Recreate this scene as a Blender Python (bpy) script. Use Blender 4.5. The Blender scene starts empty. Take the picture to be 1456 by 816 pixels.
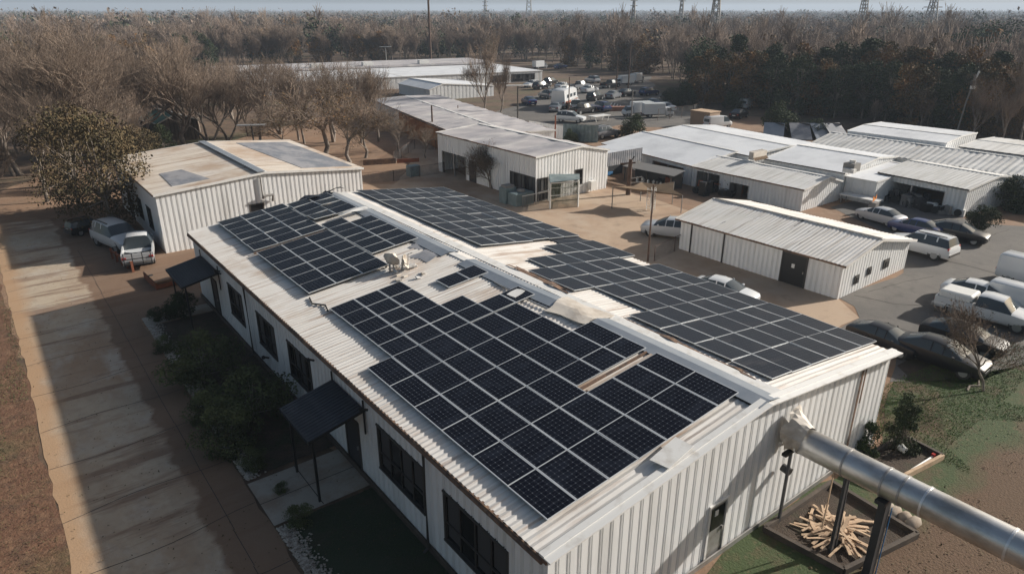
import bpy, bmesh, math, random
import numpy as np
from mathutils import Vector, Matrix
random.seed(7); rng = np.random.default_rng(7)
SC = bpy.context.scene
COL = SC.collection
R_ = math.radians
# ---------------------------------------------------------------- camera model (used once to read the site plan off the picture)
FPX = 977.0; PITCH = math.atan(394 / FPX); YAW = R_(37.5); CH = 16.0
CF = Vector((math.sin(YAW) * math.cos(PITCH), math.cos(YAW) * math.cos(PITCH), -math.sin(PITCH)))
CR = Vector((math.cos(YAW), -math.sin(YAW), 0)); CU = CR.cross(CF)
def ray(px, py): return CF * FPX + CR * (px - 728) - CU * (py - 408)
def G(px, py, z=0.0):
    d = ray(px, py); t = (z - CH) / d.z; return Vector((d.x * t, d.y * t, z))
def GX(px, py, x):
    d = ray(px, py); t = x / d.x; return Vector((x, d.y * t, CH + d.z * t))
def GY(px, py, y):
    d = ray(px, py); t = y / d.y; return Vector((d.x * t, y, CH + d.z * t))
def top_z(px, yb, yt):
    g = G(px, yb); d = ray(px, yt); return CH + d.z * math.hypot(g.x, g.y) / math.hypot(d.x, d.y)

# ---------------------------------------------------------------- object helpers
class MB:
    def __init__(s): s.v = []; s.f = []; s.m = []; s.mats = []
    def mi(s, mat):
        if mat not in s.mats: s.mats.append(mat)
        return s.mats.index(mat)
    def poly(s, pts, mat):
        n = len(s.v); s.v += [tuple(p) for p in pts]; s.f.append(tuple(range(n, n + len(pts)))); s.m.append(s.mi(mat))
    def box(s, c, d, mat, rot=None):
        """box centred at c with full sizes d"""
        n = len(s.v); hx, hy, hz = d[0] / 2, d[1] / 2, d[2] / 2
        for x, y, z in ((-1,-1,-1),(1,-1,-1),(1,1,-1),(-1,1,-1),(-1,-1,1),(1,-1,1),(1,1,1),(-1,1,1)):
            p = Vector((x * hx, y * hy, z * hz))
            if rot is not None: p = rot @ p
            s.v.append((c[0] + p.x, c[1] + p.y, c[2] + p.z))
        for q in ((0,3,2,1),(4,5,6,7),(0,1,5,4),(1,2,6,5),(2,3,7,6),(3,0,4,7)):
            s.f.append(tuple(n + i for i in q)); s.m.append(s.mi(mat))
    def bar(s, a, b, w, h, mat, up=(0, 0, 1)):
        a = Vector(a); b = Vector(b); d = b - a; L = d.length
        if L < 1e-6: return
        d /= L; u = Vector(up); sx = d.cross(u)
        if sx.length < 1e-3: sx = d.cross(Vector((1, 0, 0)))
        sx.normalize(); uz = sx.cross(d); rot = Matrix((d, sx, uz)).transposed()
        s.box((a + b) / 2, (L, w, h), mat, rot)
    def tube(s, pts, rad, mat, n=8, cap=True, flat=False):
        pts = [Vector(p) for p in pts]; rads = rad if isinstance(rad, (list, tuple)) else [rad] * len(pts)
        base = len(s.v); k = len(pts); prev = None; m = s.mi(mat)
        for i, p in enumerate(pts):
            t = (pts[min(i + 1, k - 1)] - pts[max(i - 1, 0)]).normalized()
            a = t.cross(Vector((0, 0, 1)))
            if a.length < 1e-3: a = t.cross(Vector((1, 0, 0)))
            a.normalize(); b = t.cross(a)
            for j in range(n):
                an = 2 * math.pi * j / n
                q = p + (a * math.cos(an) + b * math.sin(an)) * rads[i]; s.v.append(tuple(q))
        for i in range(k - 1):
            for j in range(n):
                s.f.append((base + i * n + j, base + i * n + (j + 1) % n, base + (i + 1) * n + (j + 1) % n, base + (i + 1) * n + j)); s.m.append(m)
        if cap:
            s.f.append(tuple(base + j for j in range(n))[::-1]); s.m.append(m)
            s.f.append(tuple(base + (k - 1) * n + j for j in range(n))); s.m.append(m)
    def build(s, name, parent=None, loc=(0, 0, 0), smooth=False, rotz=0, bevel=0):
        me = bpy.data.meshes.new(name); lv = s.v
        me.from_pydata(lv, [], s.f)
        for m in s.mats: me.materials.append(m)
        me.polygons.foreach_set('material_index', s.m)
        if smooth: me.polygons.foreach_set('use_smooth', [True] * len(s.f))
        me.update()
        o = bpy.data.objects.new(name, me); COL.objects.link(o); o.location = loc; o.rotation_euler = (0, 0, rotz)
        if parent is not None: o.parent = parent
        if bevel:
            b = o.modifiers.new('bevel', 'BEVEL'); b.width = bevel; b.segments = 2; b.limit_method = 'ANGLE'
        return o
def fast_mesh(name, V, F, mat, matidx=None):
    """V (n,3) array, F (m,k) array"""
    me = bpy.data.meshes.new(name); V = np.asarray(V, dtype=np.float32); F = np.asarray(F, dtype=np.int32)
    k = F.shape[1]; me.vertices.add(len(V)); me.vertices.foreach_set('co', V.ravel())
    me.loops.add(F.size); me.loops.foreach_set('vertex_index', F.ravel())
    me.polygons.add(len(F)); me.polygons.foreach_set('loop_start', np.arange(0, F.size, k, dtype=np.int32))
    for m in (mat if isinstance(mat, list) else [mat]): me.materials.append(m)
    if matidx is not None: me.polygons.foreach_set('material_index', np.asarray(matidx, dtype=np.int32))
    me.update(); me.validate(); return me
def tag(o, label=None, cat=None, group=None, kind=None):
    if label: o['label'] = label
    if cat: o['category'] = cat
    if group: o['group'] = group
    if kind: o['kind'] = kind
    return o
def empty(name, loc, label, cat, group=None, rotz=0):
    o = bpy.data.objects.new(name, None); COL.objects.link(o); o.location = loc; o.rotation_euler = (0, 0, rotz)
    o.empty_display_size = 0.3
    return tag(o, label, cat, group)
CH_OF = {}
def copy_tree(o, parent=None):
    c = o.copy(); COL.objects.link(c); c.parent = parent
    for ch in list(o.children): copy_tree(ch, c)
    return c

# ---------------------------------------------------------------- materials
MATS = {}
def mat(name, base, rough=0.8, metal=0.0, layers=(), bump=None, coord='world', spec=0.5, coat=0.0):
    """layers: (colour, scale, lo, hi, stretch(xyz), amount). bump: (scale, strength, stretch)"""
    if name in MATS: return MATS[name]
    m = bpy.data.materials.new(name); m.use_nodes = True; nt = m.node_tree; N = nt.nodes; L = nt.links
    bs = N['Principled BSDF']; bs.inputs['Roughness'].default_value = rough; bs.inputs['Metallic'].default_value = metal
    bs.inputs['Specular IOR Level'].default_value = spec; bs.inputs['Coat Weight'].default_value = coat
    bs.inputs['Coat Roughness'].default_value = 0.08
    if coord == 'world':
        src = N.new('ShaderNodeNewGeometry').outputs['Position']
    else:
        src = N.new('ShaderNodeTexCoord').outputs['Object']
    cur = None
    def noise(scale, stretch, det=6, off=0.0):
        mp = N.new('ShaderNodeMapping'); mp.inputs['Scale'].default_value = stretch; mp.inputs['Location'].default_value = (off, off * 1.7, off * .3)
        L.new(src, mp.inputs['Vector']); nz = N.new('ShaderNodeTexNoise'); nz.inputs['Scale'].default_value = scale
        nz.inputs['Detail'].default_value = det; nz.inputs['Roughness'].default_value = 0.62
        L.new(mp.outputs[0], nz.inputs['Vector']); return nz.outputs['Fac']
    rgb = N.new('ShaderNodeRGB'); rgb.outputs[0].default_value = (*base, 1); cur = rgb.outputs[0]
    for i, (c, sc, lo, hi, st, am) in enumerate(layers):
        nz = noise(sc, st, off=3.1 * i + len(name))
        mr = N.new('ShaderNodeMapRange'); mr.inputs['From Min'].default_value = lo; mr.inputs['From Max'].default_value = hi
        mr.inputs['To Max'].default_value = am; L.new(nz, mr.inputs['Value'])
        mx = N.new('ShaderNodeMix'); mx.data_type = 'RGBA'; L.new(mr.outputs[0], mx.inputs['Factor'])
        L.new(cur, mx.inputs['A']); mx.inputs['B'].default_value = (*c, 1); cur = mx.outputs['Result']
    L.new(cur, bs.inputs['Base Color'])
    if bump:
        nz = noise(bump[0], bump[2] if len(bump) > 2 else (1, 1, 1), 5)
        bp = N.new('ShaderNodeBump'); bp.inputs['Strength'].default_value = bump[1]; bp.inputs['Distance'].default_value = 0.05
        L.new(nz, bp.inputs['Height']); L.new(bp.outputs[0], bs.inputs['Normal'])
    MATS[name] = m; return m
S1 = (1, 1, 1)
M = dict(
 ground=mat('forest_ground', (.12,.075,.045), .95, layers=[((.07,.045,.03),.25,.4,.62,S1,1),((.19,.12,.07),1.1,.48,.7,S1,.8),((.06,.075,.025),.12,.52,.7,S1,.6)], bump=(2,.6)),
 verge=mat('verge_turf', (.135,.065,.036), .95, layers=[((.075,.075,.03),.35,.52,.68,S1,.7),((.24,.14,.08),2.5,.45,.7,S1,.7),((.07,.045,.03),1.3,.5,.72,S1,.7)], bump=(9,.9)),
 dirt=mat('red_dirt', (.25,.15,.09), .95, layers=[((.20,.13,.085),.4,.4,.65,S1,.8),((.36,.25,.165),.9,.5,.75,S1,.6)], bump=(5,.5)),
 drive=mat('driveway_concrete', (.41,.335,.25), .9, layers=[((.29,.19,.12),.2,.42,.6,(1,.5,1),.85),((.42,.37,.31),.5,.50,.64,(1,.6,1),.8),((.19,.12,.08),.5,.53,.62,(.25,1.8,1),.85),((.30,.22,.16),1.6,.5,.7,S1,.6),((.2,.17,.14),4,.55,.8,S1,.5)], bump=(14,.25)),
 yard=mat('yard_concrete', (.42,.31,.22), .9, layers=[((.30,.19,.12),.16,.42,.6,S1,.85),((.45,.37,.29),.35,.5,.7,(1,.5,1),.7),((.2,.15,.11),.9,.56,.76,S1,.6)], bump=(10,.25)),
 asphalt=mat('asphalt', (.115,.105,.095), .92, layers=[((.155,.14,.125),.3,.42,.65,S1,.8),((.075,.07,.065),1.3,.52,.75,S1,.7),((.25,.16,.1),.12,.62,.75,S1,.7)], bump=(22,.3)),
 lawn=mat('lawn_soil', (.05,.072,.024), .95, layers=[((.12,.068,.04),.16,.5,.6,(1,1.3,1),.95),((.10,.06,.036),.5,.52,.66,(1,1.6,1),.75),((.05,.07,.02),2.2,.52,.7,S1,.6),((.17,.11,.065),3,.58,.76,S1,.7)], bump=(12,.8)),
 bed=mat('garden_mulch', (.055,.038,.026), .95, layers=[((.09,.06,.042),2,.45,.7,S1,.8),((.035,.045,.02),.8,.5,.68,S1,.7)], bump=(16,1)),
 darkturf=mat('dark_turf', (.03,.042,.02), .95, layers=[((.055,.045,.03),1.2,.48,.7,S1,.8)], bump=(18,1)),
 path=mat('path_concrete', (.34,.30,.25), .9, layers=[((.24,.17,.12),.8,.45,.65,S1,.8),((.2,.17,.15),3,.55,.75,S1,.5)], bump=(14,.2)),
 pebble=mat('pebble', (.42,.38,.33), .85, layers=[((.2,.16,.13),6,.45,.6,S1,.9)]),
 joint=mat('joint_tar', (.05,.042,.036), .9),
 wall=mat('white_sheet_wall', (.74,.74,.735), .5, layers=[((.55,.545,.53),1.2,.5,.72,(1,1,.15),.7),((.36,.28,.2),.9,.64,.8,(3,3,.12),.7),((.76,.76,.76),.4,.5,.7,S1,.6)], spec=.4),
 wallcool=mat('painted_plank_wall', (.63,.64,.65), .6, layers=[((.50,.5,.5),.8,.45,.7,(1,1,.2),.7),((.34,.28,.22),1.6,.64,.8,(2,2,.2),.6)]),
 ribdark=mat('rusty_trim', (.17,.10,.065), .85, layers=[((.08,.055,.045),3,.45,.6,S1,.9),((.33,.21,.13),5,.55,.7,S1,.7)]),
 trim=mat('white_trim', (.68,.67,.65), .55, layers=[((.42,.38,.33),2,.52,.72,S1,.6)]),
 roofmain=mat('weathered_white_roof', (.70,.67,.63), .5, layers=[((.52,.47,.42),1.0,.45,.6,(.10,7,1),.55),((.28,.165,.10),1.0,.54,.68,(.22,4,1),.8),((.40,.28,.19),.4,.54,.68,(.6,1,1),.65),((.72,.69,.66),.25,.5,.66,S1,.7),((.2,.19,.19),.33,.68,.76,S1,.6)]),  # fine ridge-to-eave streaks paint in rib shading; other layers are rust and weathering
 rooftan=mat('rusty_tan_roof', (.60,.54,.47), .6, layers=[((.42,.35,.28),1.0,.46,.6,(.08,7,1),.55),((.27,.17,.11),.8,.52,.64,(.15,3,1),.85),((.36,.25,.17),.2,.48,.6,S1,.65),((.20,.19,.19),.25,.62,.7,(.6,1,1),.8),((.58,.55,.52),.2,.5,.66,S1,.7)]),  # narrow streaks down the slope replace missing rib shading, beside rust and patches
 roofgrey=mat('grey_coating_roof', (.20,.21,.235), .5, layers=[((.36,.35,.36),.8,.46,.6,(1,.5,1),.8),((.14,.13,.13),1.5,.58,.74,S1,.6)]),
 roofwhite=mat('smooth_white_roof', (.72,.73,.75), .5, layers=[((.52,.53,.55),.3,.45,.7,S1,.8),((.4,.38,.36),.9,.62,.8,(.3,1,1),.5)]),
 roofrib=mat('greyed_rib_roof', (.64,.63,.61), .55, layers=[((.44,.42,.39),1.0,.46,.62,(.12,4,1),.8),((.68,.67,.66),.3,.5,.7,S1,.7),((.2,.14,.1),.9,.64,.78,(.25,2,1),.7)]),
 roofhut=mat('streaky_hut_roof', (.62,.59,.55), .6, layers=[((.70,.68,.66),1.0,.46,.58,(.12,4.5,1),.9),((.30,.25,.21),1.2,.54,.66,(.12,5,1),.75),((.13,.12,.12),1.1,.66,.70,(.3,2,1),.9),((.74,.74,.76),.9,.66,.70,(.35,2,1),.9)]),  # roof streaks, drawn fine to imitate the shading of the ribs as well
 lilac=mat('patched_lilac_roof', (.46,.43,.43), .6, layers=[((.30,.29,.31),.35,.45,.6,(.4,1.2,1),.9),((.62,.59,.56),.45,.5,.66,(.4,1.2,1),.8)]),
 flash=mat('blue_grey_flashing', (.26,.29,.33), .42, .3, layers=[((.36,.38,.41),.7,.4,.7,S1,.8),((.16,.15,.15),2.5,.62,.8,S1,.5)]),
 crumple=mat('crumpled_cream_sheet', (.56,.51,.45), .6, layers=[((.38,.32,.26),1.2,.45,.65,S1,.8),((.62,.57,.5),2.2,.52,.7,S1,.7)]),
 black=mat('black_paint', (.012,.012,.013), .5),
 char=mat('charcoal_metal', (.03,.032,.036), .5, layers=[((.055,.055,.06),1.5,.45,.7,S1,.8)]),
 awn=mat('charcoal_awning_sheet', (.028,.032,.042), .55, layers=[((.05,.055,.065),2,.45,.7,(1,.2,1),.8)], spec=.3),
 winglass=mat('dark_window_glass', (.014,.014,.015), .12),
 mull=mat('dark_window_frame', (.045,.04,.036), .6),
 curtain=mat('window_curtain', (.05,.05,.052), .6),
 steel=mat('galvanised_duct', (.62,.61,.59), .36, .8, layers=[((.36,.34,.31),1.3,.42,.6,(1,.5,1),.85),((.60,.61,.63),2.6,.5,.7,(1,.3,1),.6)], bump=(30,.06,(1,.05,1))),
 steeldull=mat('dull_steel', (.36,.35,.34), .5, .6, layers=[((.2,.17,.14),2,.5,.7,S1,.7)]),
 seam=mat('bright_seam', (.75,.75,.75), .35, .6),
 wood=mat('split_wood', (.50,.36,.24), .85, layers=[((.34,.22,.14),3,.45,.65,S1,.8)]),
 timber=mat('dark_timber', (.06,.045,.035), .85, layers=[((.12,.09,.065),2,.5,.7,S1,.7)]),
 plank=mat('orange_plywood', (.38,.17,.065), .85, layers=[((.20,.09,.04),.5,.45,.62,S1,.9),((.45,.27,.13),1.2,.52,.7,S1,.7)]),
 pole=mat('brown_pole', (.09,.055,.04), .85, layers=[((.16,.1,.07),2,.45,.7,S1,.7)]),
 polegrey=mat('grey_pole', (.22,.21,.2), .6, .3),
 bark=mat('pale_bark', (.24,.20,.17), .9, layers=[((.10,.08,.062),2,.42,.62,S1,.8)]),
 twig=mat('bare_twigs', (.22,.165,.125), .9, layers=[((.13,.095,.072),.4,.42,.66,S1,.9),((.32,.26,.21),.7,.55,.75,S1,.6)]),
 twigfar=mat('bare_twigs_far', (.22,.165,.13), .9, layers=[((.13,.095,.072),.03,.44,.58,S1,.9),((.33,.27,.22),.05,.52,.7,S1,.6)]),
 leafbrown=mat('brown_leaves', (.10,.068,.03), .9, layers=[((.06,.052,.022),.7,.42,.62,S1,.9),((.20,.12,.05),1.3,.55,.75,S1,.7)]),
 leafrust=mat('rust_leaves', (.19,.105,.035), .9, layers=[((.055,.05,.022),.3,.44,.56,S1,.9),((.36,.16,.04),.5,.52,.7,S1,.7)]),
 horizon=mat('horizon_woods_tone', (.15,.125,.105), .95, layers=[((.09,.085,.06),.01,.44,.58,S1,.9)]),
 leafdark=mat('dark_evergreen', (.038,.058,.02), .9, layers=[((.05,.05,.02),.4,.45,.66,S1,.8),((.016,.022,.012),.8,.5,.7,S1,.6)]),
 leafgreen=mat('green_leaves', (.045,.075,.022), .9, layers=[((.025,.04,.014),.6,.42,.62,S1,.9),((.09,.11,.035),.9,.55,.75,S1,.7)]),
 leafshrub=mat('olive_shrub_leaves', (.10,.12,.045), .9, layers=[((.028,.036,.014),.9,.42,.62,S1,.9),((.12,.13,.045),1.5,.56,.75,S1,.7)]),
 grass=mat('grass_blades', (.075,.15,.025), .9, layers=[((.10,.085,.03),1.1,.48,.66,S1,.8)]),
 carwhite=mat('white_car_paint', (.62,.63,.64), .3, coat=.6), carblack=mat('black_car_paint', (.010,.010,.012), .4, spec=.3, coat=.5),
 cargrey=mat('grey_car_paint', (.20,.21,.23), .3, .1, coat=.5), carblue=mat('blue_car_paint', (.04,.06,.16), .3, .2, coat=.5), carsilver=mat('silver_car_paint', (.48,.49,.51), .35, .15, coat=.5),
 cardark=mat('dusty_dark_paint', (.018,.017,.018), .55, layers=[((.10,.075,.055),1.2,.5,.7,S1,.7)]),
 carglass=mat('car_glass', (.055,.068,.078), .12, spec=.4), tyre=mat('tyre_rubber', (.02,.02,.02), .85), rim=mat('wheel_rim', (.32,.33,.34), .4, .7),  # car glass: sky reflection painted as a lighter grey-blue base
 lamp=mat('headlight_lens', (.6,.62,.63), .15), redl=mat('tail_lens', (.35,.02,.015), .3),
 plastic=mat('white_plastic', (.68,.67,.64), .5), tank=mat('teal_grey_metal', (.14,.19,.2), .5, .2, layers=[((.25,.3,.31),1.5,.48,.7,S1,.7)]),
 canvas=mat('tan_canvas', (.17,.11,.06), .9, layers=[((.10,.065,.04),.8,.45,.65,S1,.8)]),
 orange=mat('orange_paint', (.7,.24,.05), .6), bluep=mat('blue_tarp', (.02,.13,.3), .7), tan=mat('tan_block', (.33,.23,.16), .9, layers=[((.26,.18,.12),.8,.45,.7,S1,.7)]),
 rust=mat('rust_red_metal', (.24,.075,.035), .8, layers=[((.12,.05,.03),2,.45,.65,S1,.8)]),
 brick=mat('reddish_board', (.25,.12,.08), .85), grnroof=mat('teal_roof', (.07,.16,.13), .7),
)
# chain link / mesh net: procedural alpha
def mesh_mat(name, col, scale, width):
    m = bpy.data.materials.new(name); m.use_nodes = True; nt = m.node_tree; N = nt.nodes; L = nt.links
    bs = N['Principled BSDF']; bs.inputs['Base Color'].default_value = (*col, 1); bs.inputs['Roughness'].default_value = .6
    nz = N.new('ShaderNodeTexNoise'); nz.inputs['Scale'].default_value = scale
    g = N.new('ShaderNodeNewGeometry'); L.new(g.outputs['Position'], nz.inputs['Vector'])
    mr = N.new('ShaderNodeMapRange'); mr.inputs['From Min'].default_value = .35; mr.inputs['From Max'].default_value = .65
    mr.inputs['To Min'].default_value = width - .12; mr.inputs['To Max'].default_value = width + .12
    L.new(nz.outputs['Fac'], mr.inputs['Value']); L.new(mr.outputs[0], bs.inputs['Alpha']); return m
M['net'] = mesh_mat('green_grey_netting', (.09,.12,.08), 2, .38)
M['chain'] = mesh_mat('chain_link', (.12,.12,.12), 1, .22)
# solar cell glass
def solar_mat(name, c0, c1, line, rough, w=.03):
    m = bpy.data.materials.new(name); m.use_nodes = True; nt = m.node_tree; N = nt.nodes; L = nt.links
    bs = N['Principled BSDF']; bs.inputs['Roughness'].default_value = rough
    tc = N.new('ShaderNodeTexCoord'); sp = N.new('ShaderNodeSeparateXYZ'); L.new(tc.outputs['Object'], sp.inputs[0])
    def math_(op, a, b=None, v=None):
        n = N.new('ShaderNodeMath'); n.operation = op
        for i, q in enumerate((a, b)):
            if q is None: continue
            if hasattr(q, 'links'): L.new(q, n.inputs[i])
            else: n.inputs[i].default_value = q
        return n.outputs[0]
    P = .165
    ax = math_('PINGPONG', sp.outputs['X'], P / 2); ay = math_('PINGPONG', sp.outputs['Y'], P / 2)
    sm = math_('ADD', ax, ay); dot = math_('LESS_THAN', sm, .016)
    ln = math_('LESS_THAN', math_('MINIMUM', ax, ay), .0035)
    geo = N.new('ShaderNodeNewGeometry')
    nz = N.new('ShaderNodeTexNoise'); nz.inputs['Scale'].default_value = .9; nz.inputs['Detail'].default_value = 8; nz.inputs['Roughness'].default_value = .7
    mp = N.new('ShaderNodeMapping'); mp.inputs['Scale'].default_value = (.8, 2.2, 1); L.new(geo.outputs['Position'], mp.inputs[0]); L.new(mp.outputs[0], nz.inputs['Vector'])
    mr = N.new('ShaderNodeMapRange'); mr.inputs['From Min'].default_value = .5; mr.inputs['From Max'].default_value = .78; L.new(nz.outputs['Fac'], mr.inputs['Value'])
    mx = N.new('ShaderNodeMix'); mx.data_type = 'RGBA'; mx.inputs['A'].default_value = (*c0, 1); mx.inputs['B'].default_value = (*c1, 1); L.new(mr.outputs[0], mx.inputs['Factor'])
    f = math_('MAXIMUM', math_('MULTIPLY', dot, .85), math_('MULTIPLY', ln, .22))
    mx2 = N.new('ShaderNodeMix'); mx2.data_type = 'RGBA'; L.new(f, mx2.inputs['Factor']); L.new(mx.outputs['Result'], mx2.inputs['A']); mx2.inputs['B'].default_value = (*line, 1)
    L.new(mx2.outputs['Result'], bs.inputs['Base Color'])
    mr2 = N.new('ShaderNodeMapRange'); mr2.inputs['From Min'].default_value = .45; mr2.inputs['From Max'].default_value = .8
    mr2.inputs['To Min'].default_value = rough; mr2.inputs['To Max'].default_value = rough + .3
    L.new(nz.outputs['Fac'], mr2.inputs['Value']); L.new(mr2.outputs[0], bs.inputs['Roughness'])
    bs.inputs['Specular IOR Level'].default_value = .10
    return m
M['cell'] = solar_mat('monocrystalline_cells', (.005,.006,.011), (.014,.018,.03), (.20,.22,.26), .22)
M['cell2'] = solar_mat('dusty_sheen_cells', (.014,.017,.026), (.05,.052,.06), (.13,.135,.15), .30)  # paler base puts the sky sheen of the right slope into colour, over dust
M['pframe'] = mat('panel_frame', (.62,.64,.66), .4, .4)

# ---------------------------------------------------------------- corrugated sheet
def corr(mb, o, u, v, n, L, v0, v1, pitch, depth, m, prof='trap', u0=0.0, nv=1, wob=0.0):
    """sheet starting at o, ribs stacked along unit u (from u0 to L), running along unit v from v0(s) to v1(s), bulging along n"""
    o, u, v, n = Vector(o), Vector(u), Vector(v), Vector(n)
    fr = [(0, 0), (.60, 0), (.66, -1), (.76, -1), (.80, 0), (.86, 0), (.89, -.8), (.95, -.8)] if prof == 'trap' else [(0, 0), (.25, .5), (.5, 1), (.75, .5)]
    ss = []; k = math.floor(u0 / pitch)
    while k * pitch < L:
        for a, d in fr:
            s = (k + a) * pitch
            if u0 < s < L: ss.append((s, d))
        k += 1
    ss = [(u0, 0)] + ss + [(L, 0)]
    f0 = v0 if callable(v0) else (lambda s: v0); f1 = v1 if callable(v1) else (lambda s: v1)
    base = len(mb.v); mi = mb.mi(m)
    for s, d in ss:
        a, b = f0(s), f1(s)
        for j in range(nv + 1):
            t = a + (b - a) * j / nv
            w = wob * math.sin(s * 1.9 + t * 1.3) * math.sin(s * .7 - t * .8) if wob else 0
            mb.v.append(tuple(o + u * s + v * t + n * (d * depth + w)))
    c = nv + 1
    for i in range(len(ss) - 1):
        for j in range(nv):
            p = base + i * c + j
            mb.f.append((p, p + c, p + c + 1, p + 1)); mb.m.append(mi)

def wall_face(mb, o, u, n, L, top, openings, m, pitch=.3, depth=.03):
    """vertical wall with rectangular openings (u0,u1,z0,z1)"""
    cuts = sorted({0, L} | {c for op in openings for c in op[:2]})
    for a, b in zip(cuts[:-1], cuts[1:]):
        ops = sorted([op for op in openings if op[0] <= a + 1e-6 and op[1] >= b - 1e-6], key=lambda q: q[2])
        z = 0.0
        for op in ops:
            if op[2] > z + .01: corr(mb, o, u, (0, 0, 1), n, b, z, op[2], pitch, depth, m, u0=a)
            z = op[3]
        corr(mb, o, u, (0, 0, 1), n, b, z, top, pitch, depth, m, u0=a)

def window(par, o, u, n, u0, u1, z0, z1, panes=3, name='window', rows=2, fm=None, gm=None):
    fm = fm or M['mull']; o, u, n = Vector(o), Vector(u), Vector(n); Z = Vector((0, 0, 1)); b = MB()
    def pt(s, z, d): return o + u * s + Z * z + n * d
    for s in (u0, u1): b.bar(pt(s, z0, -.01), pt(s, z1, -.01), .1, .07, fm, up=n)
    for z in (z0, z1): b.bar(pt(u0 - .05, z, -.005), pt(u1 + .05, z, -.005), .07, .11, fm, up=n)
    for i in range(1, panes):
        s = u0 + (u1 - u0) * i / panes; b.bar(pt(s, z0, -.03), pt(s, z1, -.03), .045, .032, fm, up=n)
    if rows > 1: zz = z0 + (z1 - z0) * .38; b.bar(pt(u0, zz, -.028), pt(u1, zz, -.028), .05, .045, fm, up=n)
    f = b.build(name, par)
    g = MB(); g.poly([pt(u0, z0, -.06), pt(u1, z0, -.06), pt(u1, z1, -.06), pt(u0, z1, -.06)], gm or M['winglass'])
    g.build('window_glass', f)
    for i in range(panes):
        if panes < 3 or (i * 7 + int(u0 * 10)) % 3 == 1: continue
        a = u0 + (u1 - u0) * (i + .12) / panes; c = u0 + (u1 - u0) * (i + .88) / panes
        k = MB(); lo_ = z0 + (z1 - z0) * (.42 if i % 2 else .1); k.poly([pt(a, lo_, -.057), pt(c, lo_, -.057), pt(c, z1 - .04, -.057), pt(a, z1 - .04, -.057)], M['curtain']); k.build('blind', f)
    return f
def door(par, o, u, n, u0, u1, z1, m, glazed=False, name='door', notice=False):
    o, u, n = Vector(o), Vector(u), Vector(n); Z = Vector((0, 0, 1)); b = MB()
    def pt(s, z, d): return o + u * s + Z * z + n * d
    c = pt((u0 + u1) / 2, z1 / 2, -.02); rot = Matrix((u, n, Z)).transposed()
    b.box(c, (u1 - u0 - .06, .05, z1 - .03), m, rot)
    d = b.build(name, par)
    f = MB()
    for s in (u0, u1): f.bar(pt(s, 0, .01), pt(s, z1, .01), .09, .07, M['trim'] if glazed else M['mull'], up=n)
    f.bar(pt(u0 - .04, z1, .012), pt(u1 + .04, z1, .012), .07, .09, M['trim'] if glazed else M['mull'], up=n); f.build('door_frame', d)
    h = MB(); h.box(pt(u1 - .16, 1.0 * z1 / 2.05, .03), (.05, .07, .14), M['steeldull'], rot); h.build('handle', d)
    if glazed:
        g = MB(); g.box(pt((u0 + u1) / 2, z1 * .73, .01), (u1 - u0 - .24, .03, z1 * .38), M['winglass'], rot); g.build('door_glass', d)
        g = MB(); g.box(pt((u0 + u1) / 2 - .1, z1 * .83, .03), (.16, .02, .2), M['plastic'], rot); g.build('door_notice', d)
    if notice:
        g = MB(); g.box(pt((u0 + u1) / 2 - .05, z1 * .62, .012), (.2, .02, .26), M['plastic'], rot); g.build('door_notice', d)
    return d

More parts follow.
